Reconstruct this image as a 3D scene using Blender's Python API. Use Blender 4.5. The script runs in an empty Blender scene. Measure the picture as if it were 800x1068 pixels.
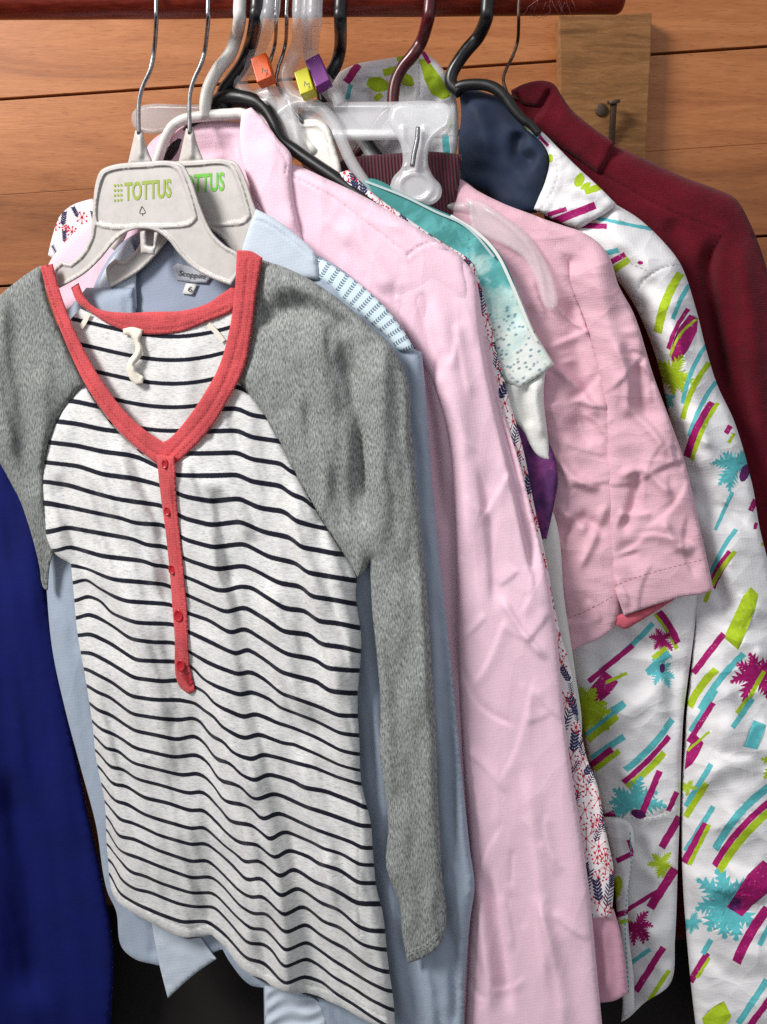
import bpy, math, random
import numpy as np
from mathutils import Vector, Matrix
from mathutils.geometry import delaunay_2d_cdt

random.seed(4); rng = np.random.default_rng(4)
SC = bpy.context.scene
COL = SC.collection
PITCH = math.radians(12); FPX = 800.0
cp, sp = math.cos(PITCH), math.sin(PITCH)
K = 0.40                # garments hang turned a little to the rail: right side nearer the viewer
RAIL_Y = 0.98; WALL_Y = 1.20; FOLD = 1.95

# ------------------------------------------------------------------ geometry of the hanging planes
def ray(x, y):
    x = np.asarray(x, float); y = np.asarray(y, float)
    u = (x-400.0)/FPX; v = -(y-534.0)/FPX
    return np.stack([u, cp+v*sp, -sp+v*cp], -1)
def tpl(x, y, c):
    r = ray(x, y)
    t = c/np.maximum(r[..., 1]+K*r[..., 0], .15)
    return np.minimum(t, (WALL_Y-0.012-0.05*(1.1-c)*0.2)/r[..., 1])
def surf(x, y, c, h=0.0):
    return ray(x, y)*(tpl(x, y, c)-h)[..., None]
def P(x, y, c=None, Y=None, h=0.0):
    if Y is not None:
        r = ray(x, y); return r*(Y/r[1])
    return surf(np.float64(x), np.float64(y), c, np.float64(h))

# ------------------------------------------------------------------ noise
def perlin(x, y, seed=0):
    g = np.random.default_rng(seed).uniform(0, 2*np.pi, (64, 64))
    x0 = np.floor(x).astype(int); y0 = np.floor(y).astype(int)
    fx = x-x0; fy = y-y0
    def d(i, j):
        a = g[(x0+i) % 64, (y0+j) % 64]
        return np.cos(a)*(fx-i)+np.sin(a)*(fy-j)
    s = fx*fx*fx*(fx*(fx*6-15)+10); q = fy*fy*fy*(fy*(fy*6-15)+10)
    a = d(0, 0)*(1-s)+d(1, 0)*s; b = d(0, 1)*(1-s)+d(1, 1)*s
    return (a*(1-q)+b*q)*1.4
def fbm(x, y, seed=0, n=3):
    o = 0; a = 1
    for i in range(n):
        o = o+a*perlin(x*2**i, y*2**i, seed+i); a *= .5
    return o

# ------------------------------------------------------------------ outlines
def resample(poly, step):
    """smooth the outline through its points, keeping sharp corners; flags: 1 = open (hem) edge starts here"""
    pts = np.array([p[:2] for p in poly], float); fl = [p[2] if len(p) > 2 else 0 for p in poly]
    n = len(pts); corner = []
    for i in range(n):
        a = pts[i]-pts[i-1]; b = pts[(i+1) % n]-pts[i]
        ca = np.dot(a, b)/(np.linalg.norm(a)*np.linalg.norm(b)+1e-9)
        corner.append(ca < 0.62)
    out = []; of = []
    for i in range(n):
        p1 = pts[i]; p2 = pts[(i+1) % n]; L = np.linalg.norm(p2-p1)
        p0 = p1-(p2-p1) if corner[i] else pts[i-1]
        p3 = p2+(p2-p1) if corner[(i+1) % n] else pts[(i+2) % n]
        l0 = max(np.linalg.norm(p1-p0), 1e-6); l3 = max(np.linalg.norm(p3-p2), 1e-6)
        m1 = .5*((p1-p0)/l0+(p2-p1)/L)*L; m2 = .5*((p2-p1)/L+(p3-p2)/l3)*L
        m = max(1, int(round(L/step)))
        for k in range(m):
            s = k/m; s2 = s*s; s3 = s2*s
            out.append((2*s3-3*s2+1)*p1+(s3-2*s2+s)*m1+(-2*s3+3*s2)*p2+(s3-s2)*m2); of.append(fl[i])
    return np.array(out), np.array(of)
def smooth_line(pts, step=6):
    pts = [np.array(p, float) for p in pts]
    pts = [2*pts[0]-pts[1]]+pts+[2*pts[-1]-pts[-2]]
    out = []
    for i in range(1, len(pts)-2):
        p0, p1, p2, p3 = pts[i-1:i+3]; m = max(1, int(np.linalg.norm((p2-p1)[:2])/step))
        for k in range(m):
            s = k/m
            out.append(.5*((2*p1)+(-p0+p2)*s+(2*p0-5*p1+4*p2-p3)*s*s+(-p0+3*p1-3*p2+p3)*s**3))
    out.append(pts[-2]); return np.array(out)
def seg_dist(x, y, A, B):
    """distance to a set of segments, returns (dist, param along, signed side)"""
    best = np.full(x.shape, 1e9); par = np.zeros(x.shape); side = np.zeros(x.shape)
    cum = np.concatenate([[0], np.cumsum(np.hypot(*(B-A).T))]); tot = cum[-1]+1e-9
    for i in range(len(A)):
        d = B[i]-A[i]; L2 = d@d+1e-12
        s = np.clip(((x-A[i, 0])*d[0]+(y-A[i, 1])*d[1])/L2, 0, 1)
        ex = x-(A[i, 0]+s*d[0]); ey = y-(A[i, 1]+s*d[1]); q = np.hypot(ex, ey)
        m = q < best
        best = np.where(m, q, best); par = np.where(m, (cum[i]+s*(cum[i+1]-cum[i]))/tot, par)
        side = np.where(m, d[0]*ey-d[1]*ex, side)
    return best, par, side
def inside(x, y, poly):
    r = np.zeros(x.shape, bool); n = len(poly); xj, yj = poly[-1]
    for i in range(n):
        xi, yi = poly[i]
        if yi != yj:
            r ^= ((yi > y) != (yj > y)) & (x < (xj-xi)*(y-yi)/(yj-yi)+xi)
        xj, yj = xi, yi
    return r
def crumple(x, y, seed=0):
    """flat facets meeting in sharp creases, like cotton that was folded up small"""
    x = x+.25*perlin(x*.8, y*.8, seed+5); y = y+.25*perlin(x*.8+7, y*.8+3, seed+6)
    g = np.random.default_rng(seed).uniform(0, 1, (64, 64, 3)); i0 = np.floor(x).astype(int); j0 = np.floor(y).astype(int)
    best = np.full(x.shape, 9.0)
    for di in (-2, -1, 0, 1, 2):
        for dj in (-2, -1, 0, 1, 2):
            q = g[(i0+di) % 64, (j0+dj) % 64]
            d = np.sqrt((x-(i0+di+q[..., 0]))**2+(y-(j0+dj+q[..., 1]))**2+.03)+.5*q[..., 2]
            best = np.minimum(best, d)
    return best-.75
def fold_h(x, y, folds):
    h = np.zeros(x.shape)
    for f in folds:
        pts, w, a = f[:3]; w2 = f[3] if len(f) > 3 else w
        L = smooth_line(pts, 12)
        d, p, s = seg_dist(x, y, L[:-1], L[1:])
        ww = np.where(s < 0, w, w2)          # going down: w on the right of the line, w2 on the left
        tap = np.clip(np.minimum(p, 1-p)*5, 0, 1); tap = tap*tap*(3-2*tap)
        if len(f) > 4 and f[4]: tap = np.clip((1-p)*5, 0, 1)
        h += a*tap*np.exp(-(d/ww)**2)
    return h

def creased(x0, y0, x1, y1, n, seed, amp=.0016, a0=-1.2, a1=1.2, L0=30, L1=95):
    """thin sharp creases scattered over a piece of cloth, each one a small ledge"""
    g = np.random.default_rng(seed); out = []
    for i in range(n):
        x, y = g.uniform(x0, x1), g.uniform(y0, y1); a = g.uniform(a0, a1); L = g.uniform(L0, L1); b = g.uniform(-.35, .35)
        p = [(x, y)]
        for k in range(3):
            x += L/3*math.cos(a); y += L/3*math.sin(a); a += b; p.append((x, y))
        if p[-1][1] < p[0][1]: p = p[::-1]
        w = (g.uniform(5, 11), g.uniform(1.6, 2.4)); w = w if g.uniform() < .5 else w[::-1]
        out.append((p, w[0], amp*g.uniform(.5, 1.2)*(1 if g.uniform() < .7 else -1), w[1]))
    return out
# ------------------------------------------------------------------ objects
def link(o, parent=None):
    COL.objects.link(o)
    if parent is not None:
        o.parent = parent
        o.matrix_parent_inverse = Matrix.Translation(-parent.location)
    return o
def tag(o, label, cat, group=None, kind=None):
    o['label'] = label; o['category'] = cat
    if group: o['group'] = group
    if kind: o['kind'] = kind
    return o
def thing(name, loc, label, cat, group=None):
    o = bpy.data.objects.new(name, None); COL.objects.link(o)
    o.location = Vector(loc); o.empty_display_size = .05
    return tag(o, label, cat, group)
def mesh_obj(name, V, F, mats, parent=None, uv=None, mi=None, smooth=True):
    me = bpy.data.meshes.new(name)
    me.from_pydata([tuple(v) for v in V], [], [tuple(f) for f in F])
    for m in (mats if isinstance(mats, (list, tuple)) else [mats]): me.materials.append(m)
    if smooth: me.polygons.foreach_set('use_smooth', [True]*len(me.polygons))
    if mi is not None: me.polygons.foreach_set('material_index', list(mi))
    if uv is not None:
        ul = me.uv_layers.new(name='cloth'); li = np.empty(len(me.loops), int); me.loops.foreach_get('vertex_index', li)
        ul.data.foreach_set('uv', np.asarray(uv, float)[li].ravel())
    me.update()
    return link(bpy.data.objects.new(name, me), parent)

def sheet(name, parent, mats, poly, c, T=.006, R=22, thick=None, h=0.0, folds=(), noise=(), prints=(), seams=(),
          step=4.0, hfun=None, uvfun=None, To=.0016, Ro=4, front=None, smooth_edge=True):
    """a piece of cloth hanging in the plane c: rounded towards its sides, with folds, closed at the back"""
    if thick is None: thick = 1.7*T
    mats = mats if isinstance(mats, (list, tuple)) else [mats]
    if smooth_edge: B, fl = resample(poly, step)
    else: B, fl = np.array([p[:2] for p in poly], float), np.array([p[2] if len(p) > 2 else 0 for p in poly])
    A = B; Bn = np.roll(B, -1, 0)
    x0, y0 = B.min(0); x1, y1 = B.max(0)
    gx, gy = np.meshgrid(np.arange(x0, x1, step), np.arange(y0, y1, step*.866))
    gx = gx+(np.arange(gx.shape[0]) % 2)[:, None]*step*.5
    gx = gx.ravel(); gy = gy.ravel()
    gx = gx+rng.uniform(-.12, .12, gx.shape)*step; gy = gy+rng.uniform(-.12, .12, gy.shape)*step
    m = inside(gx, gy, B); gx = gx[m]; gy = gy[m]
    d, _, _ = seg_dist(gx, gy, A, Bn); m = d > step*.55; gx = gx[m]; gy = gy[m]
    pts = [Vector((a, b)) for a, b in B]; n = len(pts); edges = [(i, (i+1) % n) for i in range(n)]
    for pr in prints:
        q = pr[0]; s = len(pts)
        pts += [Vector((a, b)) for a, b in q]; edges += [(s+i, s+(i+1) % len(q)) for i in range(len(q))]
    for sm in seams:
        L = smooth_line(sm, 5); tn = np.gradient(L, axis=0); tn /= np.linalg.norm(tn, axis=1)[:, None]+1e-9
        for off in (-2.2, -1.0, 0, 1.0, 2.2):
            Q = L+off*np.stack([-tn[:, 1], tn[:, 0]], 1); mk = inside(Q[:, 0], Q[:, 1], B)
            s = len(pts); pts += [Vector((a, b)) for a, b in Q[mk]]
    pts += [Vector((a, b)) for a, b in zip(gx, gy)]
    vo, _, fo, *_ = delaunay_2d_cdt(pts, edges, [], 0, 1e-4)
    V = np.array([(v.x, v.y) for v in vo]); F = np.array([tuple(f) for f in fo if len(f) == 3], int)
    cx = V[F].mean(1); m = inside(cx[:, 0], cx[:, 1], B); F = F[m]; cx = cx[m]
    a2 = (V[F[:, 1]]-V[F[:, 0]]); b2 = (V[F[:, 2]]-V[F[:, 0]]); ar = a2[:, 0]*b2[:, 1]-a2[:, 1]*b2[:, 0]
    F = np.where((ar > 0)[:, None], F[:, ::-1], F)          # all facing the viewer
    used = np.unique(F); rem = -np.ones(len(V), int); rem[used] = np.arange(len(used)); V = V[used]; F = rem[F]
    X, Y = V[:, 0], V[:, 1]
    mi = np.zeros(len(F), int)
    for pr in prints:
        q = np.array(pr[0]); lo = q.min(0); hi = q.max(0)
        k = np.where((cx[:, 0] > lo[0]) & (cx[:, 0] < hi[0]) & (cx[:, 1] > lo[1]) & (cx[:, 1] < hi[1]))[0]
        if len(k): mi[k[inside(cx[k, 0], cx[k, 1], q)]] = pr[1]
    def e_of(mask, RR):
        if not mask.any(): return np.zeros(len(V))
        dd, _, _ = seg_dist(X, Y, A[mask], Bn[mask]); q = 1-np.clip(dd/RR, 0, 1)
        return 1-np.sqrt(np.clip(1-q*q, 0, 1))
    er = e_of(fl == 0, R); eo = e_of(fl == 1, Ro); e3 = e_of(fl == 2, Ro)
    inner = 1-np.clip(er*1.2, 0, 1) if R > 2 else np.ones(len(V))
    hh = FOLD*fold_h(X, Y, folds)
    for (amp, sx, sy, seed, *rest) in noise:
        rot = math.radians(rest[0]) if rest else 0; kind = rest[1] if len(rest) > 1 else 0
        xr = X*math.cos(rot)+Y*math.sin(rot); yr = -X*math.sin(rot)+Y*math.cos(rot)
        if kind == 0: hh += amp*fbm(xr/sx, yr/sy, seed, 2)
        elif kind == 2: hh += amp*crumple(xr/sx, yr/sy, seed)
        else:
            w = fbm(xr/sx*.6, yr/sy*.6, seed+9, 2)
            q = np.abs(perlin(xr/sx+w*.6, yr/sy+w*.4, seed)); q2 = np.abs(perlin(xr/sx*1.9-w*.5, yr/sy*1.7, seed+3))
            hh += amp*(np.exp(-q*9)+.6*np.exp(-q2*9)-.4)
    if hfun is not None: hh += hfun(X, Y)
    for sm in seams:
        L = smooth_line(sm, 5); dd, _, sd = seg_dist(X, Y, L[:-1], L[1:])
        hh += -.0011*np.exp(-(dd/1.3)**2)+.0006*np.exp(-((dd-3.5)/2)**2)
    hf = h+hh*(.25+.75*inner)-T*er-To*eo-np.minimum(To, .0006)*e3
    hb = h-thick+(thick-T-.0004)*er+To*.3*eo
    hb = np.minimum(hb, hf-.0005)
    VF = surf(X, Y, c, hf); VB = surf(X, Y, c, hb); nv = len(V)
    E = {}
    for f in F:
        for i in range(3):
            a, b = f[i], f[(i+1) % 3]
            if (b, a) in E: del E[(b, a)]
            else: E[(a, b)] = 1
    FS = [tuple(f) for f in F]+[tuple(f[::-1]+nv) for f in F]
    MI = list(mi)+list(mi)
    for (a, b) in E:
        FS.append((b, a, a+nv, b+nv)); MI.append(0)
    UV = uvfun(X, Y) if uvfun else np.stack([X/100, -Y/100], 1)
    o = mesh_obj(name, np.concatenate([VF, VB]), FS, mats, parent, np.concatenate([UV, UV]), MI)
    return o

def tube(name, parent, mat, pts, rad, seg=14, flat=1.0, cap=True):
    """a bent rod through 3-D points; rad a number or one per point"""
    pts = np.array(pts, float)
    rad = np.full(len(pts), rad) if np.isscalar(rad) else np.array(rad, float)
    L = smooth_line(np.c_[pts, rad], 1e9) if False else None
    Q = [2*np.r_[pts[0], rad[0]]-np.r_[pts[1], rad[1]]]+[np.r_[p, r] for p, r in zip(pts, rad)]+[2*np.r_[pts[-1], rad[-1]]-np.r_[pts[-2], rad[-2]]]
    out = []
    for i in range(1, len(Q)-2):
        p0, p1, p2, p3 = Q[i-1:i+3]
        for k in range(6):
            s = k/6
            out.append(.5*((2*p1)+(-p0+p2)*s+(2*p0-5*p1+4*p2-p3)*s*s+(-p0+3*p1-3*p2+p3)*s**3))
    out.append(Q[-2]); out = np.array(out); C = out[:, :3]; R = np.abs(out[:, 3])
    tn = np.gradient(C, axis=0); tn /= np.linalg.norm(tn, axis=1)[:, None]+1e-12
    nrm = np.cross(tn[0], [0, 1, 0.1]); nrm /= np.linalg.norm(nrm)+1e-12
    V = []; F = []
    for i in range(len(C)):
        nrm = nrm-tn[i]*(nrm@tn[i]); nrm /= np.linalg.norm(nrm)+1e-12
        bn = np.cross(tn[i], nrm)
        for k in range(seg):
            a = 2*math.pi*k/seg
            V.append(C[i]+R[i]*(math.cos(a)*nrm+math.sin(a)*bn*flat))
    for i in range(len(C)-1):
        for k in range(seg):
            a = i*seg+k; b = i*seg+(k+1) % seg
            F.append((a, b, b+seg, a+seg))
    F.append(tuple(range(seg))[::-1]); F.append(tuple(range((len(C)-1)*seg, len(C)*seg)))
    return mesh_obj(name, V, F, mat, parent)

def box_mesh(cx, cy, cz, sx, sy, sz, R=None, bev=0.0):
    import bmesh
    bm = bmesh.new(); bmesh.ops.create_cube(bm, size=1)
    for v in bm.verts: v.co = Vector((v.co.x*sx, v.co.y*sy, v.co.z*sz))
    if bev: bmesh.ops.bevel(bm, geom=bm.edges[:], offset=bev, segments=3, affect='EDGES', profile=.5)
    M = Matrix.Translation((cx, cy, cz)) @ (R or Matrix.Identity(4)).to_4x4()
    bm.transform(M)
    V = [tuple(v.co) for v in bm.verts]; bm.verts.index_update()
    F = [tuple(v.index for v in f.verts) for f in bm.faces]; bm.free()
    return V, F

def text_obj(name, parent, mat, s, x, y, w, hgt, c, h, slope=0.0, bold=.0, shear=0.0, drop=None):
    """lettering laid on the plane c: x,y = lower left, w,h = size"""
    cu = bpy.data.curves.new(name, 'FONT'); cu.body = s; cu.offset = bold; cu.shear = shear; cu.resolution_u = 3
    ob = bpy.data.objects.new(name+'_font', cu); COL.objects.link(ob)
    dg = bpy.context.evaluated_depsgraph_get(); me = ob.evaluated_get(dg).to_mesh()
    V = np.array([v.co[:2] for v in me.vertices]); F = [tuple(p.vertices) for p in me.polygons]
    ob.evaluated_get(dg).to_mesh_clear(); bpy.data.objects.remove(ob); bpy.data.curves.remove(cu)
    lo = V.min(0); hi = V.max(0); q = (V-lo)/(hi-lo)
    X = x+q[:, 0]*w; Y = y-q[:, 1]*hgt+q[:, 0]*slope
    return mesh_obj(name, surf(X, Y, c, np.full(len(X), h)), F, mat, parent, smooth=False)

# ------------------------------------------------------------------ materials
def lin(v): v /= 255.0; return v/12.92 if v <= .04045 else ((v+.055)/1.055)**2.4
def col(r, g, b): return (lin(r), lin(g), lin(b), 1)
class NT:
    def __init__(s, name):
        s.m = bpy.data.materials.new(name); s.m.use_nodes = True; s.t = s.m.node_tree; s.n = s.t.nodes; s.n.clear()
        s.out = s.n.new('ShaderNodeOutputMaterial'); s.b = s.n.new('ShaderNodeBsdfPrincipled'); s.l(s.b.outputs[0], s.out.inputs[0])
        s.uv = None
    def l(s, a, b): s.t.links.new(a, b)
    def node(s, ty, **kw):
        o = s.n.new(ty)
        for k, v in kw.items():
            if k.startswith('_'): o.inputs[k[1:].replace('_', ' ')].default_value = v
            else: setattr(o, k, v)
        return o
    def coord(s, sx=1, sy=1, rot=0, obj=False):
        tc = s.node('ShaderNodeTexCoord'); mp = s.node('ShaderNodeMapping')
        mp.inputs['Scale'].default_value = (sx, sy, sx); mp.inputs['Rotation'].default_value = (0, 0, rot)
        s.l(tc.outputs['Object' if obj else 'UV'], mp.inputs[0]); return mp.outputs[0]
    def noise(s, co, scale, detail=3, rough=.6, dist=0):
        o = s.node('ShaderNodeTexNoise', _Scale=scale, _Detail=detail, _Roughness=rough, _Distortion=dist); s.l(co, o.inputs['Vector']); return o.outputs['Fac']
    def ramp(s, f, stops, interp='LINEAR'):
        r = s.node('ShaderNodeValToRGB'); r.color_ramp.interpolation = interp; e = r.color_ramp.elements
        e[0].position, e[0].color = stops[0]; e[1].position, e[1].color = stops[-1]
        for p, c_ in stops[1:-1]:
            q = e.new(p); q.color = c_
        s.l(f, r.inputs[0]); return r.outputs[0]
    def mix(s, f, a, b, mode='MIX'):
        m = s.node('ShaderNodeMix', data_type='RGBA', blend_type=mode)
        for i, v in ((0, f), (6, a), (7, b)):
            if hasattr(v, 'is_output'): s.l(v, m.inputs[i])
            else: m.inputs[i].default_value = v
        return m.outputs[2]
    def math(s, op, a, b=None, c_=None):
        m = s.node('ShaderNodeMath', operation=op)
        for i, v in enumerate((a, b, c_)):
            if v is None: continue
            if hasattr(v, 'is_output'): s.l(v, m.inputs[i])
            else: m.inputs[i].default_value = v
        return m.outputs[0]
    def bump(s, hgt, strength=.3, dist=.001, prev=None):
        b = s.node('ShaderNodeBump', _Strength=strength, _Distance=dist); s.l(hgt, b.inputs['Height'])
        if prev is not None: s.l(prev, b.inputs['Normal'])
        s.l(b.outputs[0], s.b.inputs['Normal']); return b.outputs[0]
    def base(s, c_):
        if hasattr(c_, 'is_output'): s.l(c_, s.b.inputs['Base Color'])
        else: s.b.inputs['Base Color'].default_value = c_
    def set(s, **kw):
        for k, v in kw.items(): s.b.inputs[k.replace('_', ' ')].default_value = v
        return s.m

def creases(t, prev, amt, s, rot=.4, sx=1.0, sy=1.5):
    """flat facets meeting in crisp folds, as in cotton that was packed small"""
    co = t.coord(sx, sy, rot); n = t.node('ShaderNodeTexNoise', _Scale=s*.9, _Detail=2.0); t.l(co, n.inputs['Vector'])
    mx = t.node('ShaderNodeVectorMath', operation='SCALE'); mx.inputs['Scale'].default_value = .35/s*2; t.l(n.outputs['Color'], mx.inputs[0])
    ad = t.node('ShaderNodeVectorMath', operation='ADD'); t.l(co, ad.inputs[0]); t.l(mx.outputs[0], ad.inputs[1])
    v1 = t.node('ShaderNodeTexVoronoi', feature='F1', _Scale=s); t.l(ad.outputs[0], v1.inputs['Vector'])
    v2 = t.node('ShaderNodeTexVoronoi', feature='F1', _Scale=s*2.3); t.l(ad.outputs[0], v2.inputs['Vector'])
    m = t.node('ShaderNodeTexNoise', _Scale=s*.7, _Detail=1.0); t.l(t.coord(), m.inputs['Vector'])
    h = t.math('ADD', v1.outputs['Distance'], t.math('MULTIPLY', v2.outputs['Distance'], t.math('MULTIPLY', m.outputs['Fac'], .55)))
    return t.bump(h, amt, .024/s, prev)
def cloth(name, c_, var=.10, weave=7.0, wrinkle=.35, wscale=3.0, rough=.88, sheen=.12, wstretch=1.0, bumpw=.4, crease=None):
    t = NT(name); co = t.coord()
    big = t.noise(co, 2.2, 4, .6); fine = t.noise(t.coord(1, wstretch), 45, 2, .8)
    weave = min(weave, 9.0)*1.15
    wx = t.node('ShaderNodeTexWave', wave_type='BANDS', bands_direction='X', _Scale=weave*2.0, _Distortion=1.5, _Detail=1.0); t.l(t.coord(1, 1, .06), wx.inputs[0])
    wy = t.node('ShaderNodeTexWave', wave_type='BANDS', bands_direction='Y', _Scale=weave*2.0, _Distortion=1.5, _Detail=1.0); t.l(t.coord(1, 1, .06), wy.inputs[0])
    wv = t.math('MULTIPLY', wx.outputs['Fac'], wy.outputs['Fac'])
    v = t.math('ADD', t.math('ADD', t.math('MULTIPLY', big, .40), t.math('MULTIPLY', fine, .45)), t.math('MULTIPLY', wv, .14))
    d = tuple(x*(1-var*1.7) for x in c_[:3])+(1,); l_ = tuple(min(1, x*(1+var)) for x in c_[:3])+(1,)
    t.base(t.ramp(v, [(.28, d), (.72, l_)]))
    n1 = t.bump(t.math('ADD', t.math('MULTIPLY', wv, .6), fine), bumpw*.8, .0008)
    n1 = t.bump(t.noise(co, wscale, 3, .5, .15), wrinkle, .005, n1)
    if crease: creases(t, n1, *crease)
    return t.set(Roughness=rough, Sheen_Weight=sheen, Specular_IOR_Level=.25)

def plastic(name, c_, rough=.35, spec=.5, dirt=.06):
    t = NT(name); co = t.coord(obj=True)
    n = t.noise(co, 60, 5, .7); d = tuple(x*(1-dirt*3) for x in c_[:3])+(1,)
    t.base(t.ramp(n, [(.3, d), (.62, c_)])); t.l(t.ramp(n, [(.3, (rough*1.3,)*3+(1,)), (.7, (rough*.8,)*3+(1,))]), t.b.inputs['Roughness'])
    return t.set(Specular_IOR_Level=spec)
def offset_loop(I, d):
    tn = np.roll(I, -1, 0)-np.roll(I, 1, 0); tn /= np.linalg.norm(tn, axis=1)[:, None]+1e-9
    return I+d*np.stack([-tn[:, 1], tn[:, 0]], 1)
def clearp(name, alpha=.42, c_=(.9, .9, .92, 1)):
    t = NT(name); t.base(c_); 
    return t.set(Roughness=.24, Alpha=alpha, Specular_IOR_Level=.9, Subsurface_Weight=0.0)

# ================================================================== materials used
M = {}
def wood_mat(name, a, b, c_, scale=1.0, rough=.5):
    t = NT(name); tc = t.node('ShaderNodeTexCoord'); mp = t.node('ShaderNodeMapping'); mp.inputs['Scale'].default_value = (1.6, 6, 13)
    t.l(tc.outputs['Object'], mp.inputs[0]); oi = t.node('ShaderNodeAttribute', attribute_name='plank')
    ad = t.node('ShaderNodeVectorMath', operation='ADD'); t.l(mp.outputs[0], ad.inputs[0]); t.l(oi.outputs['Vector'], ad.inputs[1])
    n1 = t.noise(ad.outputs[0], 2.0*scale, 7, .66, .8)
    mp2 = t.node('ShaderNodeMapping'); mp2.inputs['Scale'].default_value = (5, 30, 95); t.l(tc.outputs['Object'], mp2.inputs[0])
    n2 = t.noise(mp2.outputs[0], 6*scale, 3, .7)
    f = t.math('ADD', t.math('MULTIPLY', n1, .72), t.math('MULTIPLY', n2, .28))
    sx = t.node('ShaderNodeSeparateXYZ'); t.l(oi.outputs['Vector'], sx.inputs[0])
    f = t.math('ADD', f, t.math('MULTIPLY', t.math('SINE', t.math('MULTIPLY', sx.outputs[0], 7.0)), .055))
    cc = t.ramp(f, [(.30, a), (.50, b), (.72, c_)])
    pores = t.ramp(t.noise(mp2.outputs[0], 9*scale, 2, .5), [(.60, (0, 0, 0, 1)), (.70, (1, 1, 1, 1))])
    t.base(t.mix(t.math('MULTIPLY', pores, .55), cc, tuple(x*.42 for x in a[:3])+(1,)))
    t.bump(n2, .2, .001)
    return t.set(Roughness=rough, Specular_IOR_Level=.35)
M['wall'] = wood_mat('wall_planks', col(126, 72, 36), col(164, 100, 56), col(192, 126, 78))
M['raw'] = wood_mat('raw_wood', col(88, 56, 30), col(132, 90, 52), col(166, 120, 76), 4.4, .9)
M['gap'] = NT('gap').set(Base_Color=col(22, 12, 8), Roughness=.9)
t = NT('rail_red'); n = t.noise(t.coord(3, 30, obj=True), 14, 5, .7)
t.base(t.ramp(n, [(.3, col(92, 24, 12)), (.55, col(134, 42, 24)), (.75, col(160, 64, 40))])); M['rail'] = t.set(Roughness=.38)
def metal(name, c_, r=.35):
    t = NT(name); n = t.noise(t.coord(obj=True), 220, 4); t.base(t.ramp(n, [(.3, tuple(x*.55 for x in c_[:3])+(1,)), (.65, c_)])); return t.set(Metallic=1.0, Roughness=r)
M['wire'] = metal('zinc_wire', col(160, 160, 162), .32)
M['rust'] = metal('rusty_nail', col(105, 88, 76), .6)
M['plate'] = plastic('grey_white_plastic', col(190, 184, 179), .42)
M['white'] = plastic('white_plastic', col(222, 218, 212), .38)
M['black'] = plastic('black_plastic', col(20, 19, 21), .34)
M['maroonp'] = plastic('maroon_plastic', col(78, 14, 22), .28)
M['clear'] = clearp('clear_plastic', .30, (.80, .80, .82, 1))
M['clear2'] = clearp('thin_clear_plastic', .26, (.86, .80, .82, 1)); M['frost'] = clearp('frosted_plastic', .42, (.74, .74, .76, 1))
M['orange'] = plastic('orange_plastic', col(235, 92, 20), .35)
M['yellow'] = plastic('yellow_plastic', col(206, 200, 20), .35)
M['purple'] = plastic('purple_plastic', col(120, 40, 130), .35)
M['ink'] = NT('dark_ink').set(Base_Color=col(60, 52, 50), Roughness=.6)
M['green1'] = NT('olive_green_ink').set(Base_Color=col(138, 158, 46), Roughness=.5)
M['green2'] = NT('bright_green_ink').set(Base_Color=col(92, 176, 30), Roughness=.5)

def heather(name, dark, light, rot, stretch=5.0):
    t = NT(name); n = t.noise(t.coord(40, 40/stretch, rot), 2.4, 2, .7); n2 = t.noise(t.coord(), 2.0, 3)
    f = t.math('ADD', t.math('MULTIPLY', n, .93), t.math('MULTIPLY', n2, .07))
    t.base(t.ramp(f, [(.34, dark), (.50, tuple((a+b)/2 for a, b in zip(dark, light))), (.66, light)]))
    nb = t.bump(n, .18, .0006); nb = t.bump(t.noise(t.coord(), 4, 4, .6, .2), .3, .005, nb); creases(t, nb, .22, 1.6, .2, 1.3, .6)
    return t.set(Roughness=.95, Sheen_Weight=.03, Specular_IOR_Level=.15)
M['grey'] = heather('grey_heather_knit', col(84, 87, 85), col(166, 168, 165), .25)
M['grey2'] = heather('grey_heather_knit_sleeve', col(76, 79, 77), col(152, 154, 151), -.5)
def stripe_mat(name, wid=.112):
    t = NT(name); tc = t.node('ShaderNodeTexCoord'); s = t.node('ShaderNodeSeparateXYZ'); t.l(tc.outputs['UV'], s.inputs[0])
    oc = t.coord(obj=True); n = t.noise(oc, 420, 2, .6)
    mp = t.coord(90, 420, obj=True)
    fl = t.node('ShaderNodeMapping'); fl.inputs['Scale'].default_value = (55, 55, 420); tco = t.node('ShaderNodeTexCoord'); t.l(tco.outputs['Object'], fl.inputs[0])
    fleck = t.noise(fl.outputs[0], 2.2, 4, .75)
    f = t.math('FRACT', t.math('ADD', s.outputs[1], .5)); d = t.math('ABSOLUTE', t.math('SUBTRACT', f, .5))
    d = t.math('ADD', d, t.math('MULTIPLY', t.math('SUBTRACT', n, .5), .035))
    base = t.ramp(fleck, [(.30, col(140, 140, 140)), (.44, col(202, 201, 199)), (.7, col(232, 231, 229))])
    navy = t.mix(n, col(8, 9, 20), col(24, 26, 44))
    mk = t.ramp(d, [(wid-.012, (1, 1, 1, 1)), (wid+.012, (0, 0, 0, 1))])
    t.base(t.mix(mk, base, navy))
    nb = t.bump(n, .3, .0006); nb = t.bump(t.noise(oc, 45, 4, .6, .2), .25, .004, nb)
    return t.set(Roughness=.92, Sheen_Weight=.1, Specular_IOR_Level=.2)
M['stripe'] = stripe_mat('striped_jersey'); M['stripe_in'] = stripe_mat('striped_jersey_inside', .09)
M['greyd'] = cloth('dark_grey_stitch', col(58, 60, 59), .1)
M['coral'] = cloth('coral_rib', col(210, 82, 86), .30, 8, .25, 6, bumpw=.9)
M['coral_d'] = cloth('coral_thread', col(168, 44, 52), .06, 16, .2)
M['redbtn'] = plastic('red_button', col(176, 30, 42), .3)
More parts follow.
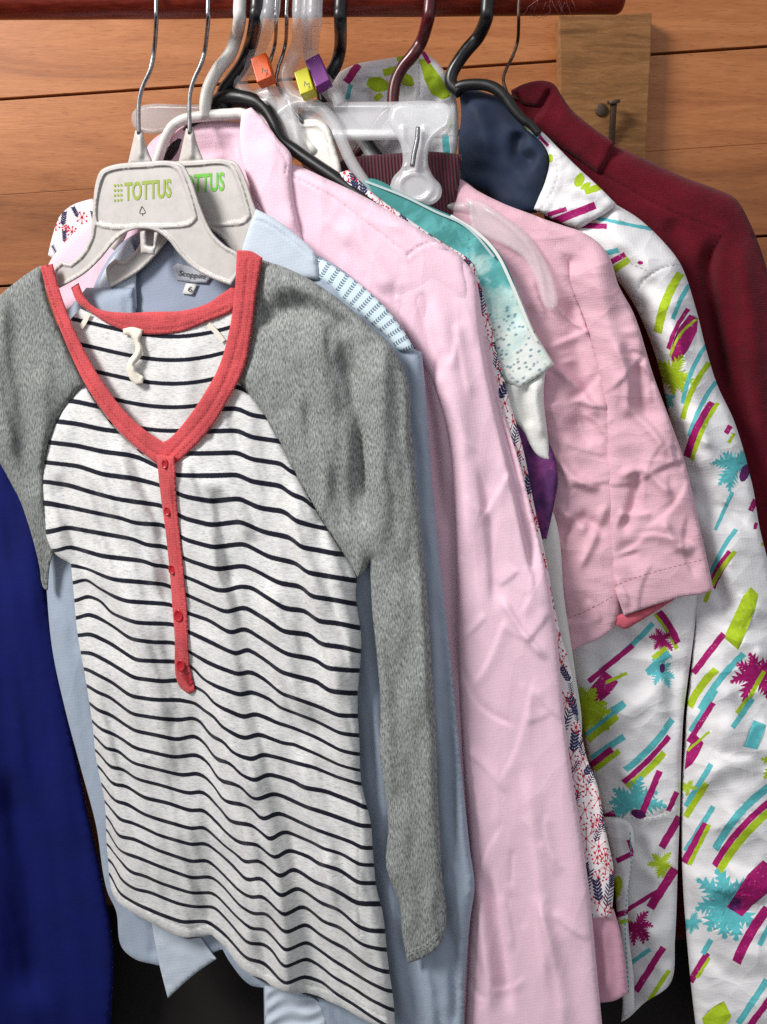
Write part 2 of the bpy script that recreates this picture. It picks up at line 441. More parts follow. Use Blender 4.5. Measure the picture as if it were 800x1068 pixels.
M['tape'] = cloth('cream_tape', col(222, 214, 200), .05, 20, .2)
M['blue'] = cloth('pale_blue_cotton', col(156, 168, 184), .07, 9, .3, 3, crease=(.35, 1.6, .2, 1.4, .7))
M['blue2'] = cloth('pale_blue_collar', col(190, 200, 212), .05, 22, .25, 3)
M['blue3'] = cloth('dusty_blue_lining', col(146, 155, 174), .05, 22, .25, 3)
M['pink'] = cloth('pale_pink_cotton', col(236, 199, 214), .06, 9, .2, 2.6, bumpw=.35, crease=(.24, 1.3, .35, 1.5, .6))
M['pink2'] = cloth('pink_stitch', col(180, 120, 140), .05, 20, .2)
M['dusty'] = cloth('dusty_pink_cotton', col(219, 174, 187), .08, 8, .2, 3.4, bumpw=.5, crease=(.34, 1.9, .5, .9, 1.7))
M['dusty2'] = cloth('dusty_pink_thread', col(168, 104, 116), .05, 16, .2)
M['dusty3'] = cloth('rose_lining', col(196, 92, 108), .06, 16, .5, 3)
M['maroon'] = cloth('maroon_wool', col(100, 8, 28), .45, 8, .5, 4, rough=1.0, sheen=.08, bumpw=.8)
M['maroon2'] = cloth('maroon_seam', col(58, 6, 18), .1, 5, .3)
M['whitej'] = cloth('white_padded_cotton', col(224, 222, 223), .03, 9, .35, 2.0, rough=.7, crease=(.55, 1.5, .6, 1.0, 1.4))
M['whitej_s'] = cloth('white_seam', col(168, 164, 166), .03, 20, .3)
def ink(name, c_):
    t = NT(name); n = t.noise(t.coord(), 34, 2, .6); n2 = t.noise(t.coord(), 3, 3)
    f = t.math('ADD', n, t.math('MULTIPLY', t.math('SUBTRACT', n2, .5), .25))
    t.base(t.ramp(f, [(.32, tuple(x*.85 for x in c_[:3])+(1,)), (.66, c_), (.72, tuple(x*.7+.22 for x in c_[:3])+(1,))]))
    creases(t, t.bump(t.noise(t.coord(), 45, 2, .8), .3, .0008), .55, 1.5, .6, 1.0, 1.4); return t.set(Roughness=.75, Specular_IOR_Level=.25)
M['pm'] = ink('magenta_print', col(164, 22, 104))
M['pt'] = ink('turquoise_print', col(92, 184, 190))
M['pl'] = ink('lime_print', col(170, 196, 36))
M['pp'] = ink('violet_print', col(92, 28, 92))
t = NT('navy_satin'); co = t.coord(); t.base(t.ramp(t.noise(co, 3, 4), [(.3, col(18, 29, 50)), (.7, col(28, 44, 70))]))
t.bump(t.noise(co, 1.6, 3, .5, .5),   .35, .006); M['navy'] = t.set(Roughness=.72, Specular_IOR_Level=.3, Sheen_Weight=.1)
t = NT('burgundy_rib'); w = t.node('ShaderNodeTexWave', wave_type='BANDS', bands_direction='X', _Scale=9.0, _Distortion=.6); t.l(t.coord(1, 1, -.08), w.inputs[0])
t.base(t.ramp(w.outputs['Fac'], [(.1, col(46, 6, 20)), (.8, col(84, 16, 38))])); t.bump(w.outputs['Fac'], .8, .002); M['burg'] = t.set(Roughness=.9, Sheen_Weight=.15)
t = NT('floral_ground'); t.base(t.ramp(t.noise(t.coord(), 5, 3), [(.3, col(222, 212, 214)), (.7, col(236, 228, 230))])); t.bump(t.noise(t.coord(), 4, 3), .4, .005); M['flor'] = t.set(Roughness=.85)
M['fred'] = cloth('red_flower_print', col(196, 34, 62), .15, 20, .3); M['fnavy'] = cloth('navy_leaf_print', col(44, 44, 84), .15, 20, .3)
M['florpink'] = cloth('plain_pink_tier', col(214, 160, 178), .05, 20, .4)
# water-colour tee: turquoise fading to white with a scatter of dark drops
t = NT('watercolour_jersey'); tc = t.node('ShaderNodeTexCoord'); s = t.node('ShaderNodeSeparateXYZ'); t.l(tc.outputs['UV'], s.inputs[0])
n = t.noise(t.coord(), 3.5, 5, .6, .6)
g = t.math('ADD', t.math('MULTIPLY', s.outputs[1], -.55), t.math('MULTIPLY', t.math('SUBTRACT', n, .5), 1.5))
c1 = t.ramp(g, [(.0, col(92, 176, 174)), (1.0, col(100, 190, 190))])
r = t.node('ShaderNodeMapRange'); r.inputs[1].default_value = 1.35; r.inputs[2].default_value = 2.25; t.l(g, r.inputs[0])
cc = t.ramp(r.outputs[0], [(0, col(58, 128, 126)), (.4, col(92, 168, 168)), (.7, col(186, 212, 206)), (1, col(222, 226, 220))])
v = t.node('ShaderNodeTexVoronoi', _Scale=15.0, _Randomness=1.0); t.l(t.coord(1, 1.3), v.inputs['Vector'])
n3 = t.noise(t.coord(), 1.6, 2)
dm = t.math('MULTIPLY', t.ramp(v.outputs['Distance'], [(.18, (1, 1, 1, 1)), (.36, (0, 0, 0, 1))]), t.ramp(n3, [(.44, (0, 0, 0, 1)), (.52, (1, 1, 1, 1))]))
dm = t.math('MULTIPLY', dm, t.math('GREATER_THAN', s.outputs[1], -9)); dm = t.math('MULTIPLY', dm, t.math('LESS_THAN', s.outputs[1], -2.75))
t.base(t.mix(t.math('MULTIPLY', dm, .75), cc, col(44, 108, 130))); t.bump(t.noise(t.coord(), 6, 3), .3, .004); M['tee'] = t.set(Roughness=.9)
M['teeedge'] = cloth('tee_edge_grey', col(176, 190, 190), .05, 20, .3)
M['teew'] = cloth('tee_white_inside', col(218, 218, 214), .04, 20, .4)
t = NT('galaxy_print'); n = t.noise(t.coord(), 3.2, 6, .65, .5); t.base(t.ramp(n, [(.3, col(40, 26, 66)), (.5, col(82, 34, 92)), (.62, col(120, 50, 110)), (.75, col(170, 120, 160))])); M['galaxy'] = t.set(Roughness=.9)
M['royal'] = cloth('royal_blue_cloth', col(2, 16, 92), .22, 7, .6, 2.0, rough=.85, sheen=0)
M['dark'] = cloth('near_black', col(24, 18, 16), .2, 14, .5, 1.2)
M['labelm'] = cloth('woven_label', col(176, 178, 188), .06, 24, .1); M['labelw'] = cloth('size_label', col(214, 212, 210), .05, 24, .1)
# lace insert: pale blue rows of dashes
t = NT('smocked_lace'); tc = t.node('ShaderNodeTexCoord'); s = t.node('ShaderNodeSeparateXYZ'); t.l(tc.outputs['UV'], s.inputs[0])
u = t.math('ADD', s.outputs[0], t.math('MULTIPLY', t.math('SUBTRACT', t.noise(t.coord(), 4, 2), .5), .12))
fa = t.math('ABSOLUTE', t.math('SUBTRACT', t.math('FRACT', u), .5)); band = t.math('LESS_THAN', fa, .21)
fb = t.math('ABSOLUTE', t.math('SUBTRACT', t.math('FRACT', t.math('ADD', t.math('MULTIPLY', s.outputs[1], 9.0), t.math('MULTIPLY', fa, 1.4))), .5)); dash = t.math('LESS_THAN', fb, .3)
mk = t.math('MULTIPLY', band, dash)
t.base(t.mix(mk, col(206, 222, 230), col(112, 132, 146))); t.bump(t.math('SUBTRACT', 1.0, mk), .6, .002); M['lace'] = t.set(Roughness=.9)

# ================================================================== the setting
V = []; F = []; PI_ = []
wz0 = 0.505; ang = math.radians(-3.6)
def plank_wall():
    import bmesh
    bm = bmesh.new(); at = bm.verts.layers.float_vector.new('plank')
    hgt = .128; z = -1.75; i = 0
    # seam heights at the photographed plank edges
    zs = []
    for (px, py) in ((400, 76),): 
        r = ray(px, py); zs.append(r[2]*WALL_Y/r[1])
    base = zs[0]
    for k in range(-16, 6):
        za = base+k*hgt+(.0018 if k % 2 == 0 else .0001); zb = base+(k+1)*hgt-(.0018 if k % 2 else .0001)
        x = -2.4+rng.uniform(0, .8)
        b = bmesh.ops.create_cube(bm, size=1)['verts']
        off = Vector(rng.uniform(-9, 9, 3))
        for v in b:
            v.co = Vector((v.co.x*4.4, WALL_Y+.011+v.co.y*.022, (za+zb)/2+v.co.z*(zb-za))); v[at] = off
    b = bmesh.ops.create_cube(bm, size=1)['verts']
    for v in b: v.co = Vector((v.co.x*4.6, WALL_Y+.035+v.co.y*.02, -.55+v.co.z*3.2))
    back = set(b)
    bmesh.ops.bevel(bm, geom=[e for e in bm.edges if not (e.verts[0] in back)], offset=.0007, segments=2, affect='EDGES', profile=.5)
    R = Matrix.Translation((0, 0, base)) @ Matrix.Rotation(ang, 4, 'Y') @ Matrix.Translation((0, 0, -base)); bm.transform(R)
    me = bpy.data.meshes.new('plank_wall'); 
    for f in bm.faces: f.material_index = 1 if f.calc_center_median().y > WALL_Y+.0235 else 0
    bm.to_mesh(me); bm.free(); me.materials.append(M['wall']); me.materials.append(M['gap'])
    o = link(bpy.data.objects.new('plank_wall', me))
    tag(o, 'wall of orange brown wood planks with dark seams behind the clothes', 'wall')
plank_wall()
V, F = box_mesh(0, .6, -1.80, 8, 6, .06)
o = mesh_obj('ground', V, F, M['dark'], smooth=False); o['kind'] = 'structure'

# rail: round red-brown pole ending just past the wooden block
RZ = float(P(400, 20, Y=RAIL_Y-.006)[2])+.0262
def rail():
    xe = float(P(649, 10, Y=RAIL_Y)[0]); R = .0205; V = []; F = []; ns = 28
    xs = [-1.6]+[x for x in np.linspace(-.9, xe-.006, 60)]+[xe-.003, xe-.0005, xe]
    for i, x in enumerate(xs):
        r = R*(1 if x < xe-.004 else (.96 if x < xe-.001 else (.88 if x < xe-.0003 else .8)))*(1+.012*math.sin(x*19)+.008*math.sin(x*47))
        zz = RZ+.004*(x)/.5
        for k in range(ns):
            a = 2*math.pi*k/ns; V.append((x, RAIL_Y+r*math.cos(a), zz+r*math.sin(a)))
    for i in range(len(xs)-1):
        for k in range(ns): a = i*ns+k; b = i*ns+(k+1) % ns; F.append((a, b, b+ns, a+ns))
    F.append(tuple(range((len(xs)-1)*ns, len(xs)*ns)))
    o = mesh_obj('hanging_rail', V, F, M['rail']); tag(o, 'round red brown wooden rail that all the hangers hook over', 'rail')
    # pale fluff wound round the rail
    Vt = []; Ft = []; g = np.random.default_rng(3)
    for k in range(16):
        x0 = float(P(g.uniform(548, 594), 10, Y=RAIL_Y)[0]); a0 = g.uniform(2.6, 4.2); turns = g.uniform(.8, 2.4); dx = g.uniform(-.02, .02); n = 26; s0 = len(Vt)
        for i in range(n):
            s = i/(n-1); a = a0+turns*s; r = R*1.012+.0012*math.sin(s*9+k)**2+.006*max(0, s-.8)*g.uniform(.5, 1.5); x = x0+dx*s+.002*math.sin(s*7+k)
            for da, dr in ((-.012, 0), (.012, 0), (0, .0004)): Vt.append((x+.0003*dr, RAIL_Y+(r+dr)*math.cos(a+da), RZ+.008*x+(r+dr)*math.sin(a+da)))
        for i in range(n-1):
            for q in range(3): A = s0+i*3+q; B_ = s0+i*3+(q+1) % 3; Ft.append((A, B_, B_+3, A+3))
    lint = mesh_obj('lint', Vt, Ft, cloth('pink_lint', col(214, 150, 150), .1), o)
rail()
# raw wooden block nailed to the wall
def block():
    yf = WALL_Y-.026
    q = [(583, 16), (590, 330), (668, 330), (680, 13)]
    W = [P(x, y, Y=yf) for x, y in q]
    import bmesh
    bm = bmesh.new(); nseg = 10
    L0, L1, R1, R0 = W
    fr = []
    vs = []
    for w in W: vs.append(bm.verts.new(w))
    for w in W: vs.append(bm.verts.new((w[0], WALL_Y-.0005, w[2])))
    for f in ((0, 1, 2, 3), (7, 6, 5, 4), (0, 4, 5, 1), (1, 5, 6, 2), (2, 6, 7, 3), (3, 7, 4, 0)): bm.faces.new([vs[i] for i in f])
    bmesh.ops.recalc_face_normals(bm, faces=bm.faces[:])
    bmesh.ops.bevel(bm, geom=bm.edges[:], offset=.0016, segments=2, affect='EDGES', profile=.6)
    bmesh.ops.subdivide_edges(bm, edges=bm.edges[:], cuts=7, use_grid_fill=True)
    for v in bm.verts:
        v.co.z += .0007*math.sin(v.co.x*310)+.0006*math.sin(v.co.x*830+v.co.y*200); v.co.x += .0006*math.sin(v.co.z*160)
    t = thing('wooden_block', (W[1][0], WALL_Y-.02, W[1][2]), 'rough bare wooden block with two nails fixed to the plank wall', 'wooden block')
    me = bpy.data.meshes.new('block'); bm.to_mesh(me); bm.free(); me.materials.append(M['raw']); link(bpy.data.objects.new('block', me), t)
    a = P(627, 115, Y=yf); tube('nail', t, M['rust'], [a+[0, .01, 0], a+[0, -.001, 0], a+[0, -.0022, 0], a+[0, -.003, 0]], [.0083, .0085, .0082, .006])
    b0 = P(638, 152, Y=yf+.002); b1 = P(639, 128, Y=yf-.010); b2 = P(640, 108, Y=yf-.018)
    tube('bent_nail', t, M['rust'], [b0, b1, b2], [.0042, .0044, .0046])
    tube('nail_head', bpy.data.objects['bent_nail'], M['rust'], [P(640, 108, Y=yf-.018), P(640, 106.5, Y=yf-.0185), P(640, 104.5, Y=yf-.019)], [.0085, .0088, .0085])
    return t
block()

# ================================================================== hanger hooks
def hook(parent, mat, pts, c, r, name='hook', over=True, flat=1.0, dx=6, rads=None):
    """pts from the rail (top of the photo) downwards, in the hanger's own plane; loops over the rail"""
    low = [P(x, y, c) for x, y in pts if y > 34]
    x0, y0 = pts[0]
    s = pts[0]
    yf = RAIL_Y-.0225-r
    top = P(x0, 8, Y=yf); X = top[0]
    sgn = dx
    loop = [np.array([X+.015, RAIL_Y+.0215+r, RZ+.002]), np.array([X+.012, RAIL_Y+.019+r, RZ+.012]), np.array([X+.007, RAIL_Y, RZ+.023+r]),
            np.array([X+.003, RAIL_Y-.017-r*.6, RZ+.015+r*.4])] if over else []
    mid = [top]
    if pts[1][1] <= 34: mid.append(P(pts[1][0], pts[1][1], Y=yf+.004))
    return tube(name, parent, mat, loop+mid+low, r, 12, flat)

def logo_hanger(c, ox, oy, hp, label, ink, full=True, sc=1.0):
    def m(p): return [(ox+(x-150)*sc, oy+(y-170)*sc)+tuple(r) for x, y, *r in p]
    out = m([(100, 190), (105, 178), (118, 172), (147, 169), (180, 168), (190, 171), (199, 186), (209, 215), (222, 243), (235, 256), (249, 265), (252, 280), (241, 298), (222, 291), (202, 280), (186, 264),
           (176, 251), (163, 241.5), (147, 238.5), (134, 241.5), (121, 251), (105, 270), (89, 285), (69, 297), (59, 302), (56, 293), (55, 281), (64, 272), (73, 275), (85, 264), (94, 246), (96, 230)])
    inn = m([(105, 188), (109, 180.5), (120, 176.5), (148, 174), (178, 173), (185, 177), (193, 195), (200, 218), (202, 227), (197, 232), (180, 234.5), (147, 235.5), (110, 235), (101, 232), (99.5, 225)])
    B, _ = resample(out, 2.5); I, _ = resample(inn, 2.5)
    Bn = np.roll(B, -1, 0); In = np.roll(I, -1, 0)
    def ccw(q): return 1 if np.sum(q[:, 0]*np.roll(q[:, 1], -1)-np.roll(q[:, 0], -1)*q[:, 1]) > 0 else -1
    sg = -ccw(I); sb = ccw(B)      # outwards of the panel, inwards of the outline
    t = thing('clothes_hanger', P(*pts_mid(out), c), label, 'hanger', 'pale grey hangers with a green printed name')
    def hf(X, Y):
        d, _, _ = seg_dist(X, Y, B, Bn); di, _, _ = seg_dist(X, Y, I, In); ins = inside(X, Y, I); sd = np.where(ins, di, -di)
        rim = np.interp(d, [0, 1, 3.2, 4.6], [1, 1, 1, 0]); r2 = np.interp(sd, [-4, -2.6, .2, 1.6], [0, 1, 1, -.35])
        return .0022*np.where(ins, r2, np.maximum(rim, r2))
    lp = [([tuple(p) for p in offset_loop(I, k*sg)], 0) for k in (-1.6, -.2, 2.6, 4.0)]+[([tuple(p) for p in offset_loop(B, k*sb)], 0) for k in (1.2, 3.2, 4.6)]
    sheet('body', t, M['plate'], out, c, T=.0020, R=1.6, thick=.0075, step=2.2, hfun=hf, prints=lp, Ro=2)
    # notch clip under the plate
    sheet('notch', t, M['plate'], m([(146, 240), (152, 240), (153, 256), (160, 257), (161, 240), (166, 241), (161, 266), (147, 264)]), c, T=.002, R=2, thick=.006, step=2.5, h=-.001)
    # moulded neck with two ribs, then the zinc wire
    sheet('neck', t, M['plate'], m([(hp[0]-4-ox+150, 136), (hp[0]+4-ox+150, 136), (hp[0]+7-ox+150, 150), (hp[0]+15-ox+150, 171), (hp[0]-12-ox+150, 172), (hp[0]-7-ox+150, 150)]) if sc == 1 else
          [(hp[0]-4, 135), (hp[0]+4, 135), (hp[0]+7, 150), (hp[0]+15, 169), (hp[0]-12, 169), (hp[0]-7, 150)], c, T=.003, R=4, thick=.008, step=2.5,
          folds=[([(hp[0], 138), (hp[0]+1, 150), (hp[0]+1, 168)], 3, .0025)])
    return t, m
def pts_mid(p): q = np.array([a[:2] for a in p]); return q.mean(0)

hA, mA = logo_hanger(.878, 150, 170, (145, 135), 'pale grey hanger in front, its whole green name readable, inside the striped top', M['green1'])
hook(hA, M['wire'], [(163, 0), (163, 22), (161, 50), (157, 72), (149, 90), (145, 106), (144.5, 122), (145, 140)], .878, .0025)
lg = text_obj('logo', hA, M['green1'], 'TOTTUS', 129.5, 210, 49, 20, .878, -.0002, slope=-4, bold=.025)
for i in range(4):
    for j in range(3):
        x = 119.6+j*3.3; y = 209-i*5.2-j*.25
        a = np.linspace(0, 2*np.pi, 9)[:-1]; 
        mesh_obj('logo_dot', surf(x+1.15*np.cos(a), y-1.2*np.sin(a)*1.3, .878, np.full(8, -.0002)), [tuple(range(8))], M['green1'], lg, smooth=False)
def ink_line(name, parent, mat, pts, w, c, h):
    L = smooth_line(pts, 2.5) if len(pts) > 2 else np.array(pts, float); tn = np.gradient(L, axis=0); tn /= np.linalg.norm(tn, axis=1)[:, None]+1e-9
    nn = np.stack([-tn[:, 1], tn[:, 0]], 1)*w/2; A = L+nn; Bq = L-nn; n = len(L)
    W = np.concatenate([surf(A[:, 0], A[:, 1], c, np.full(n, h)), surf(Bq[:, 0], Bq[:, 1], c, np.full(n, h))])
    return mesh_obj(name, W, [(i, i+1, n+i+1, n+i) for i in range(n-1)], mat, parent, smooth=False)
ink_line('recycling_mark', hA, M['ink'], [(148, 215), (151.5, 222), (145.5, 222.5), (148, 215)][:4], .7, .878, -.0002)
ink_line('recycling_mark', hA, M['ink'], [(148.5, 222), (148.5, 225)], .7, .878, -.0002)
hB, mB = logo_hanger(.906, 206, 168, (198, 136), 'pale grey hanger half hidden behind another, only the letters TUS showing', M['green2'])
hook(hB, M['wire'], [(217, 0), (217, 22), (214, 50), (210, 66), (202, 84), (198, 100), (197.5, 120), (198, 140)], .906, .0025)
text_obj('logo', hB, M['green2'], 'TOTTUS', 183, 203, 51, 20, .906, -.0002, slope=-4, bold=.025)

# ================================================================== striped raglan top
LN = {0: [(47, 461), (80, 465), (107, 471), (135, 474.5), (147, 478), (162, 486), (182, 496), (212, 496), (248, 495), (262, 502), (296, 507), (300, 514), (320, 521), (327, 531)],
 1: [(45, 482), (82, 486), (107, 495), (140, 499), (165, 505), (193, 518), (220, 523), (250, 520), (270, 530), (300, 534), (305, 543), (322, 547), (345, 552)],
 2: [(45, 502), (72, 506), (90, 512), (122, 521), (167, 527), (193, 541), (220, 548), (250, 544), (275, 555), (305, 561), (312, 571), (328, 573), (352, 578)],
 3: [(50, 524), (62, 527), (100, 535), (125, 540), (140, 546), (170, 547), (193, 563), (222, 571), (255, 567), (280, 581), (312, 588), (317, 597), (336, 600), (371, 606)],
 4: [(50, 556), (70, 550), (105, 556), (140, 562), (152, 569), (172, 570), (191, 582), (200, 586), (225, 594), (255, 590), (272, 598), (290, 608), (317, 612), (322, 622), (345, 625), (370, 630)],
 5: [(60, 575), (72, 570), (105, 580), (152, 585), (160, 590), (176, 591), (192, 602), (200, 604), (225, 616), (240, 616), (245, 612), (262, 612), (280, 624), (297, 635), (320, 637), (330, 648), (352, 650), (375, 655)],
 6: [(78, 590), (92, 595), (117, 605), (170, 609), (176, 611), (196, 621), (200, 623), (235, 639), (255, 633), (280, 648), (295, 659), (325, 662), (333, 672), (357, 675), (375, 680)],
 7: [(78, 608), (90, 602), (104, 615), (130, 627), (177, 630), (197, 640), (218, 646), (240, 661), (255, 655), (275, 668), (300, 683), (330, 688), (340, 697), (363, 699)],
 8: [(80, 627), (92, 621), (107, 626), (114, 640), (142, 650), (180, 651), (199, 660), (220, 670), (247, 683), (258, 676), (275, 687), (293, 701), (332, 711), (343, 721), (367, 723)],
 9: [(80, 645), (92, 640), (114, 649), (135, 666), (160, 670), (182, 670), (202, 684), (225, 695), (250, 704), (260, 700), (275, 708), (292, 724), (315, 732), (340, 741), (352, 747), (370, 747)],
 10: [(82, 663), (94, 661), (117, 672), (142, 689), (185, 690), (202, 695), (212, 711), (250, 725), (262, 721), (285, 730), (290, 741), (330, 756), (355, 770), (371, 772)],
 11: [(84, 681), (95, 681), (112, 690), (140, 707), (170, 711), (187, 709), (205, 717), (215, 720), (222, 735), (240, 742), (255, 749), (266, 744), (292, 755), (300, 768)],
 12: [(88, 697), (96, 701), (117, 712), (135, 726), (160, 730), (187, 730), (206, 734), (211, 742), (224, 745), (230, 759), (255, 771), (269, 765), (299, 777), (308, 790)],
 13: [(90, 714), (99, 721), (115, 727), (137, 745), (170, 750), (190, 751), (200, 748), (211, 752), (216, 767), (234, 772), (241, 786), (265, 793), (272, 786), (295, 791), (310, 797)],
 14: [(92, 731), (99, 740), (115, 745), (140, 762), (165, 767), (185, 772), (202, 767), (216, 775), (221, 792), (242, 795), (250, 809), (267, 815), (279, 807), (307, 815), (316, 822)],
 15: [(94, 748), (101, 760), (117, 765), (142, 781), (180, 790), (205, 787), (220, 796), (225, 814), (252, 819), (262, 836), (287, 827), (320, 842)],
 16: [(98, 764), (107, 781), (124, 782), (135, 795), (150, 799), (190, 809), (207, 806), (225, 819), (230, 836), (262, 840), (271, 857), (290, 847), (327, 865)],
 17: [(101, 780), (110, 797), (115, 801), (130, 802), (140, 812), (165, 818), (197, 828), (212, 825), (232, 844), (237, 857), (267, 861), (280, 878), (297, 866), (327, 879), (337, 885)],
 18: [(104, 797), (113, 815), (120, 819), (132, 819), (150, 832), (175, 837), (200, 846), (212, 844), (230, 862), (247, 879), (270, 881), (285, 897), (301, 886), (325, 894), (330, 900)],
 19: [(106, 815), (117, 836), (132, 838), (150, 850), (165, 855), (200, 865), (213, 862), (235, 884), (247, 891), (252, 900), (272, 897), (292, 916), (306, 905), (327, 920)],
 20: [(108, 832), (125, 856), (135, 857), (150, 863), (165, 871), (200, 881), (215, 879), (232, 891), (250, 909), (256, 919), (273, 915), (292, 936), (311, 925), (324, 930)],
 21: [(110, 848), (121, 872), (140, 875), (165, 887), (200, 899), (217, 897), (245, 927), (262, 937), (274, 934), (295, 956), (317, 944), (328, 947)],
 22: [(112, 862), (122, 889), (140, 893), (165, 903), (200, 916), (222, 914), (235, 925), (250, 945), (265, 954), (279, 952), (297, 974), (320, 963), (330, 964)],
 23: [(113, 878), (135, 910), (150, 913), (165, 921), (200, 932), (222, 931), (245, 955), (262, 969), (277, 969), (297, 993), (320, 982), (332, 984)],
 24: [(114, 895), (125, 917), (140, 928), (157, 930), (185, 942), (205, 946), (225, 945), (240, 962), (257, 984), (275, 984), (285, 990), (295, 1010), (320, 999), (335, 1002)],
 25: [(115, 908), (122, 930), (145, 944), (165, 953), (190, 962), (215, 960), (235, 975), (257, 1000), (275, 1004), (297, 1027), (317, 1018), (337, 1018)]}
RN = {10: [(290, 737), (330, 752), (355, 765), (371, 767)], 11: [(298, 756), (330, 769), (355, 783), (372, 787)], 12: [(304, 775), (330, 787), (355, 799), (374, 804)],
 13: [(306, 795), (327, 799), (350, 809), (376, 817)], 14: [(316, 822), (340, 825), (375, 839), (378, 843)], 15: [(320, 842), (345, 850), (375, 861)],
 16: [(327, 865), (370, 880), (376, 885)], 17: [(337, 885), (356, 890), (375, 902)], 18: [(330, 900), (355, 907), (374, 921)],
 19: [(327, 920), (344, 926), (372, 942)], 20: [(325, 935), (332, 941), (354, 949), (372, 967), (385, 972)], 21: [(328, 953), (337, 962), (355, 967), (377, 985), (398, 990)],
 22: [(330, 972), (345, 982), (362, 990), (384, 1008), (400, 1014)], 23: [(332, 990), (345, 1000), (364, 1012), (384, 1024), (404, 1034)], 24: [(335, 1008), (345, 1018), (368, 1030), (385, 1042), (410, 1054)], 25: [(337, 1024), (350, 1036), (370, 1048), (390, 1062), (410, 1074)]}
for k_, v_ in RN.items(): LN[k_] = [p for p in LN[k_] if p[0] < v_[0][0]-3]+v_
GXa = np.arange(-20, 470, 3.0); GYa = np.arange(300, 1100, 3.0)
def phase_grid(D):
    ks = sorted(D); out = np.zeros((len(GYa), len(GXa)))
    Yl = np.array([np.interp(GXa, [p[0] for p in D[k]], [p[1] for p in D[k]]) for k in ks])
    for i in range(len(GXa)):
        y = np.maximum.accumulate(Yl[:, i]+np.arange(len(ks))*1e-3); k = np.array(ks, float)
        y = np.concatenate([[y[0]-10*23], y, [y[-1]+10*18.5]]); k = np.concatenate([[k[0]-10], k, [k[-1]+10]])
        out[:, i] = np.interp(GYa, y, k)
    return out
def boxblur(A, ry, rx):
    def b1(A, r, ax):
        A = np.moveaxis(A, ax, 0); pad = np.concatenate([np.repeat(A[:1], r, 0), A, np.repeat(A[-1:], r, 0)])
        c = np.cumsum(np.concatenate([np.zeros_like(pad[:1]), pad]), 0); n = 2*r+1
        return np.moveaxis((c[n:]-c[:-n])/n, 0, ax)
    return b1(b1(A, ry, 0), rx, 1)
GL = boxblur(boxblur(phase_grid(LN), 1, 1), 1, 1); HGm = GL
hp = HGm-boxblur(boxblur(HGm, 3, 16), 3, 16)
hp = boxblur(boxblur(hp, 3, 1), 3, 1)
def bil(G, X, Y):
    fx = np.clip((X-GXa[0])/3, 0, len(GXa)-1.001); fy = np.clip((Y-GYa[0])/3, 0, len(GYa)-1.001)
    i = fx.astype(int); j = fy.astype(int); a = fx-i; b = fy-j
    return (G[j, i]*(1-a)+G[j, i+1]*a)*(1-b)+(G[j+1, i]*(1-a)+G[j+1, i+1]*a)*b
def stripe_uv(X, Y): return np.stack([X/100, bil(GL, X, Y)], 1)
def stripe_h(X, Y): return -.038*bil(hp, X, Y)

def stitches(pts, mi, dash=3.2, gap=2.2, w=.9):
    L = smooth_line(pts, .5); cum = np.r_[0, np.cumsum(np.hypot(*np.diff(L, axis=0).T))]; out = []; s = 0
    while s < cum[-1]-dash:
        a = [np.interp(s, cum, L[:, k]) for k in (0, 1)]; b = [np.interp(s+dash, cum, L[:, k]) for k in (0, 1)]
        d = np.array(b)-a; nn = np.array([-d[1], d[0]])/(np.hypot(*d)+1e-9)*w/2
        out.append(([tuple(a+nn), tuple(b+nn), tuple(b-nn), tuple(a-nn)], mi)); s += dash+gap
    return out
def nst(p, mi): return stitches(p, mi, 2.2, 2.0, .9)
cA = .868
top = thing('striped_top', P(150, 275, cA), 'front top with thin navy stripes, grey raglan sleeves and a coral buttoned neckline', 'top')
body = [(88, 402), (112, 438), (135, 462), (160, 482), (176, 486), (200, 468), (228, 434), (247, 397), (267, 420), (290, 457), (309, 495), (329, 532), (350, 566), (372, 604), (371, 617), (377, 667), (376, 690), (373, 728), (375, 775),
        (377, 816), (387, 860), (389, 889), (393, 927), (399, 951), (405, 1005), (411, 1050), (412, 1078, 1), (382, 1065, 1), (351, 1048, 1), (312, 1036, 1), (300, 1035, 1), (274, 1024, 1), (251, 1009, 1), (236, 990, 1), (221, 975, 1),
        (195, 979, 1), (161, 964, 1), (139, 952, 1), (120, 937), (112, 889), (109, 836), (100, 790), (97, 760), (88, 701), (81, 662), (77, 620), (74, 588), (58, 578), (49, 562), (47, 545), (45, 510), (47, 480), (55, 450), (65, 430), (80, 410)]
BF = [([(268, 600), (284, 680), (306, 725), (326, 765)], 24, 0.0067, 4), ([(300, 765), (312, 800), (328, 850), (340, 900), (350, 960)], 24, 0.0083, 4), ([(210, 690), (222, 750), (240, 810), (255, 860), (268, 920), (274, 985)], 20, 0.0075, 4),
             ([(300, 495), (310, 560), (322, 620), (345, 690), (358, 740)], 16, 0.0067, 4), ([(334, 545), (345, 600), (360, 660), (370, 710)], 12, 0.0060, 3), ([(86, 600), (92, 660), (100, 740), (108, 820), (118, 890)], 14, 0.0090, 5),
             ([(60, 490), (76, 550), (95, 605)], 5, -0.0075, 10), ([(82, 470), (110, 520), (140, 570), (172, 625)], 14, 0.0053, 6), ([(112, 460), (140, 515), (168, 565)], 10, 0.0053, 5), ([(200, 495), (240, 520), (262, 570)], 10, 0.0045, 8),
             ([(128, 600), (150, 680), (166, 760), (180, 840), (196, 930)], 30, 0.0060, 8), ([(330, 880), (352, 950), (380, 1020)], 14, 0.0060, 4), ([(225, 500), (232, 560), (240, 620)], 14, -0.0045, 6), ([(175, 730), (185, 800), (200, 870)], 8, -0.0045, 12)]
BN = [(.0012, 45, 70, 5), (.0050, 17, 95, 6, -16), (.0034, 12, 60, 7, -22)]
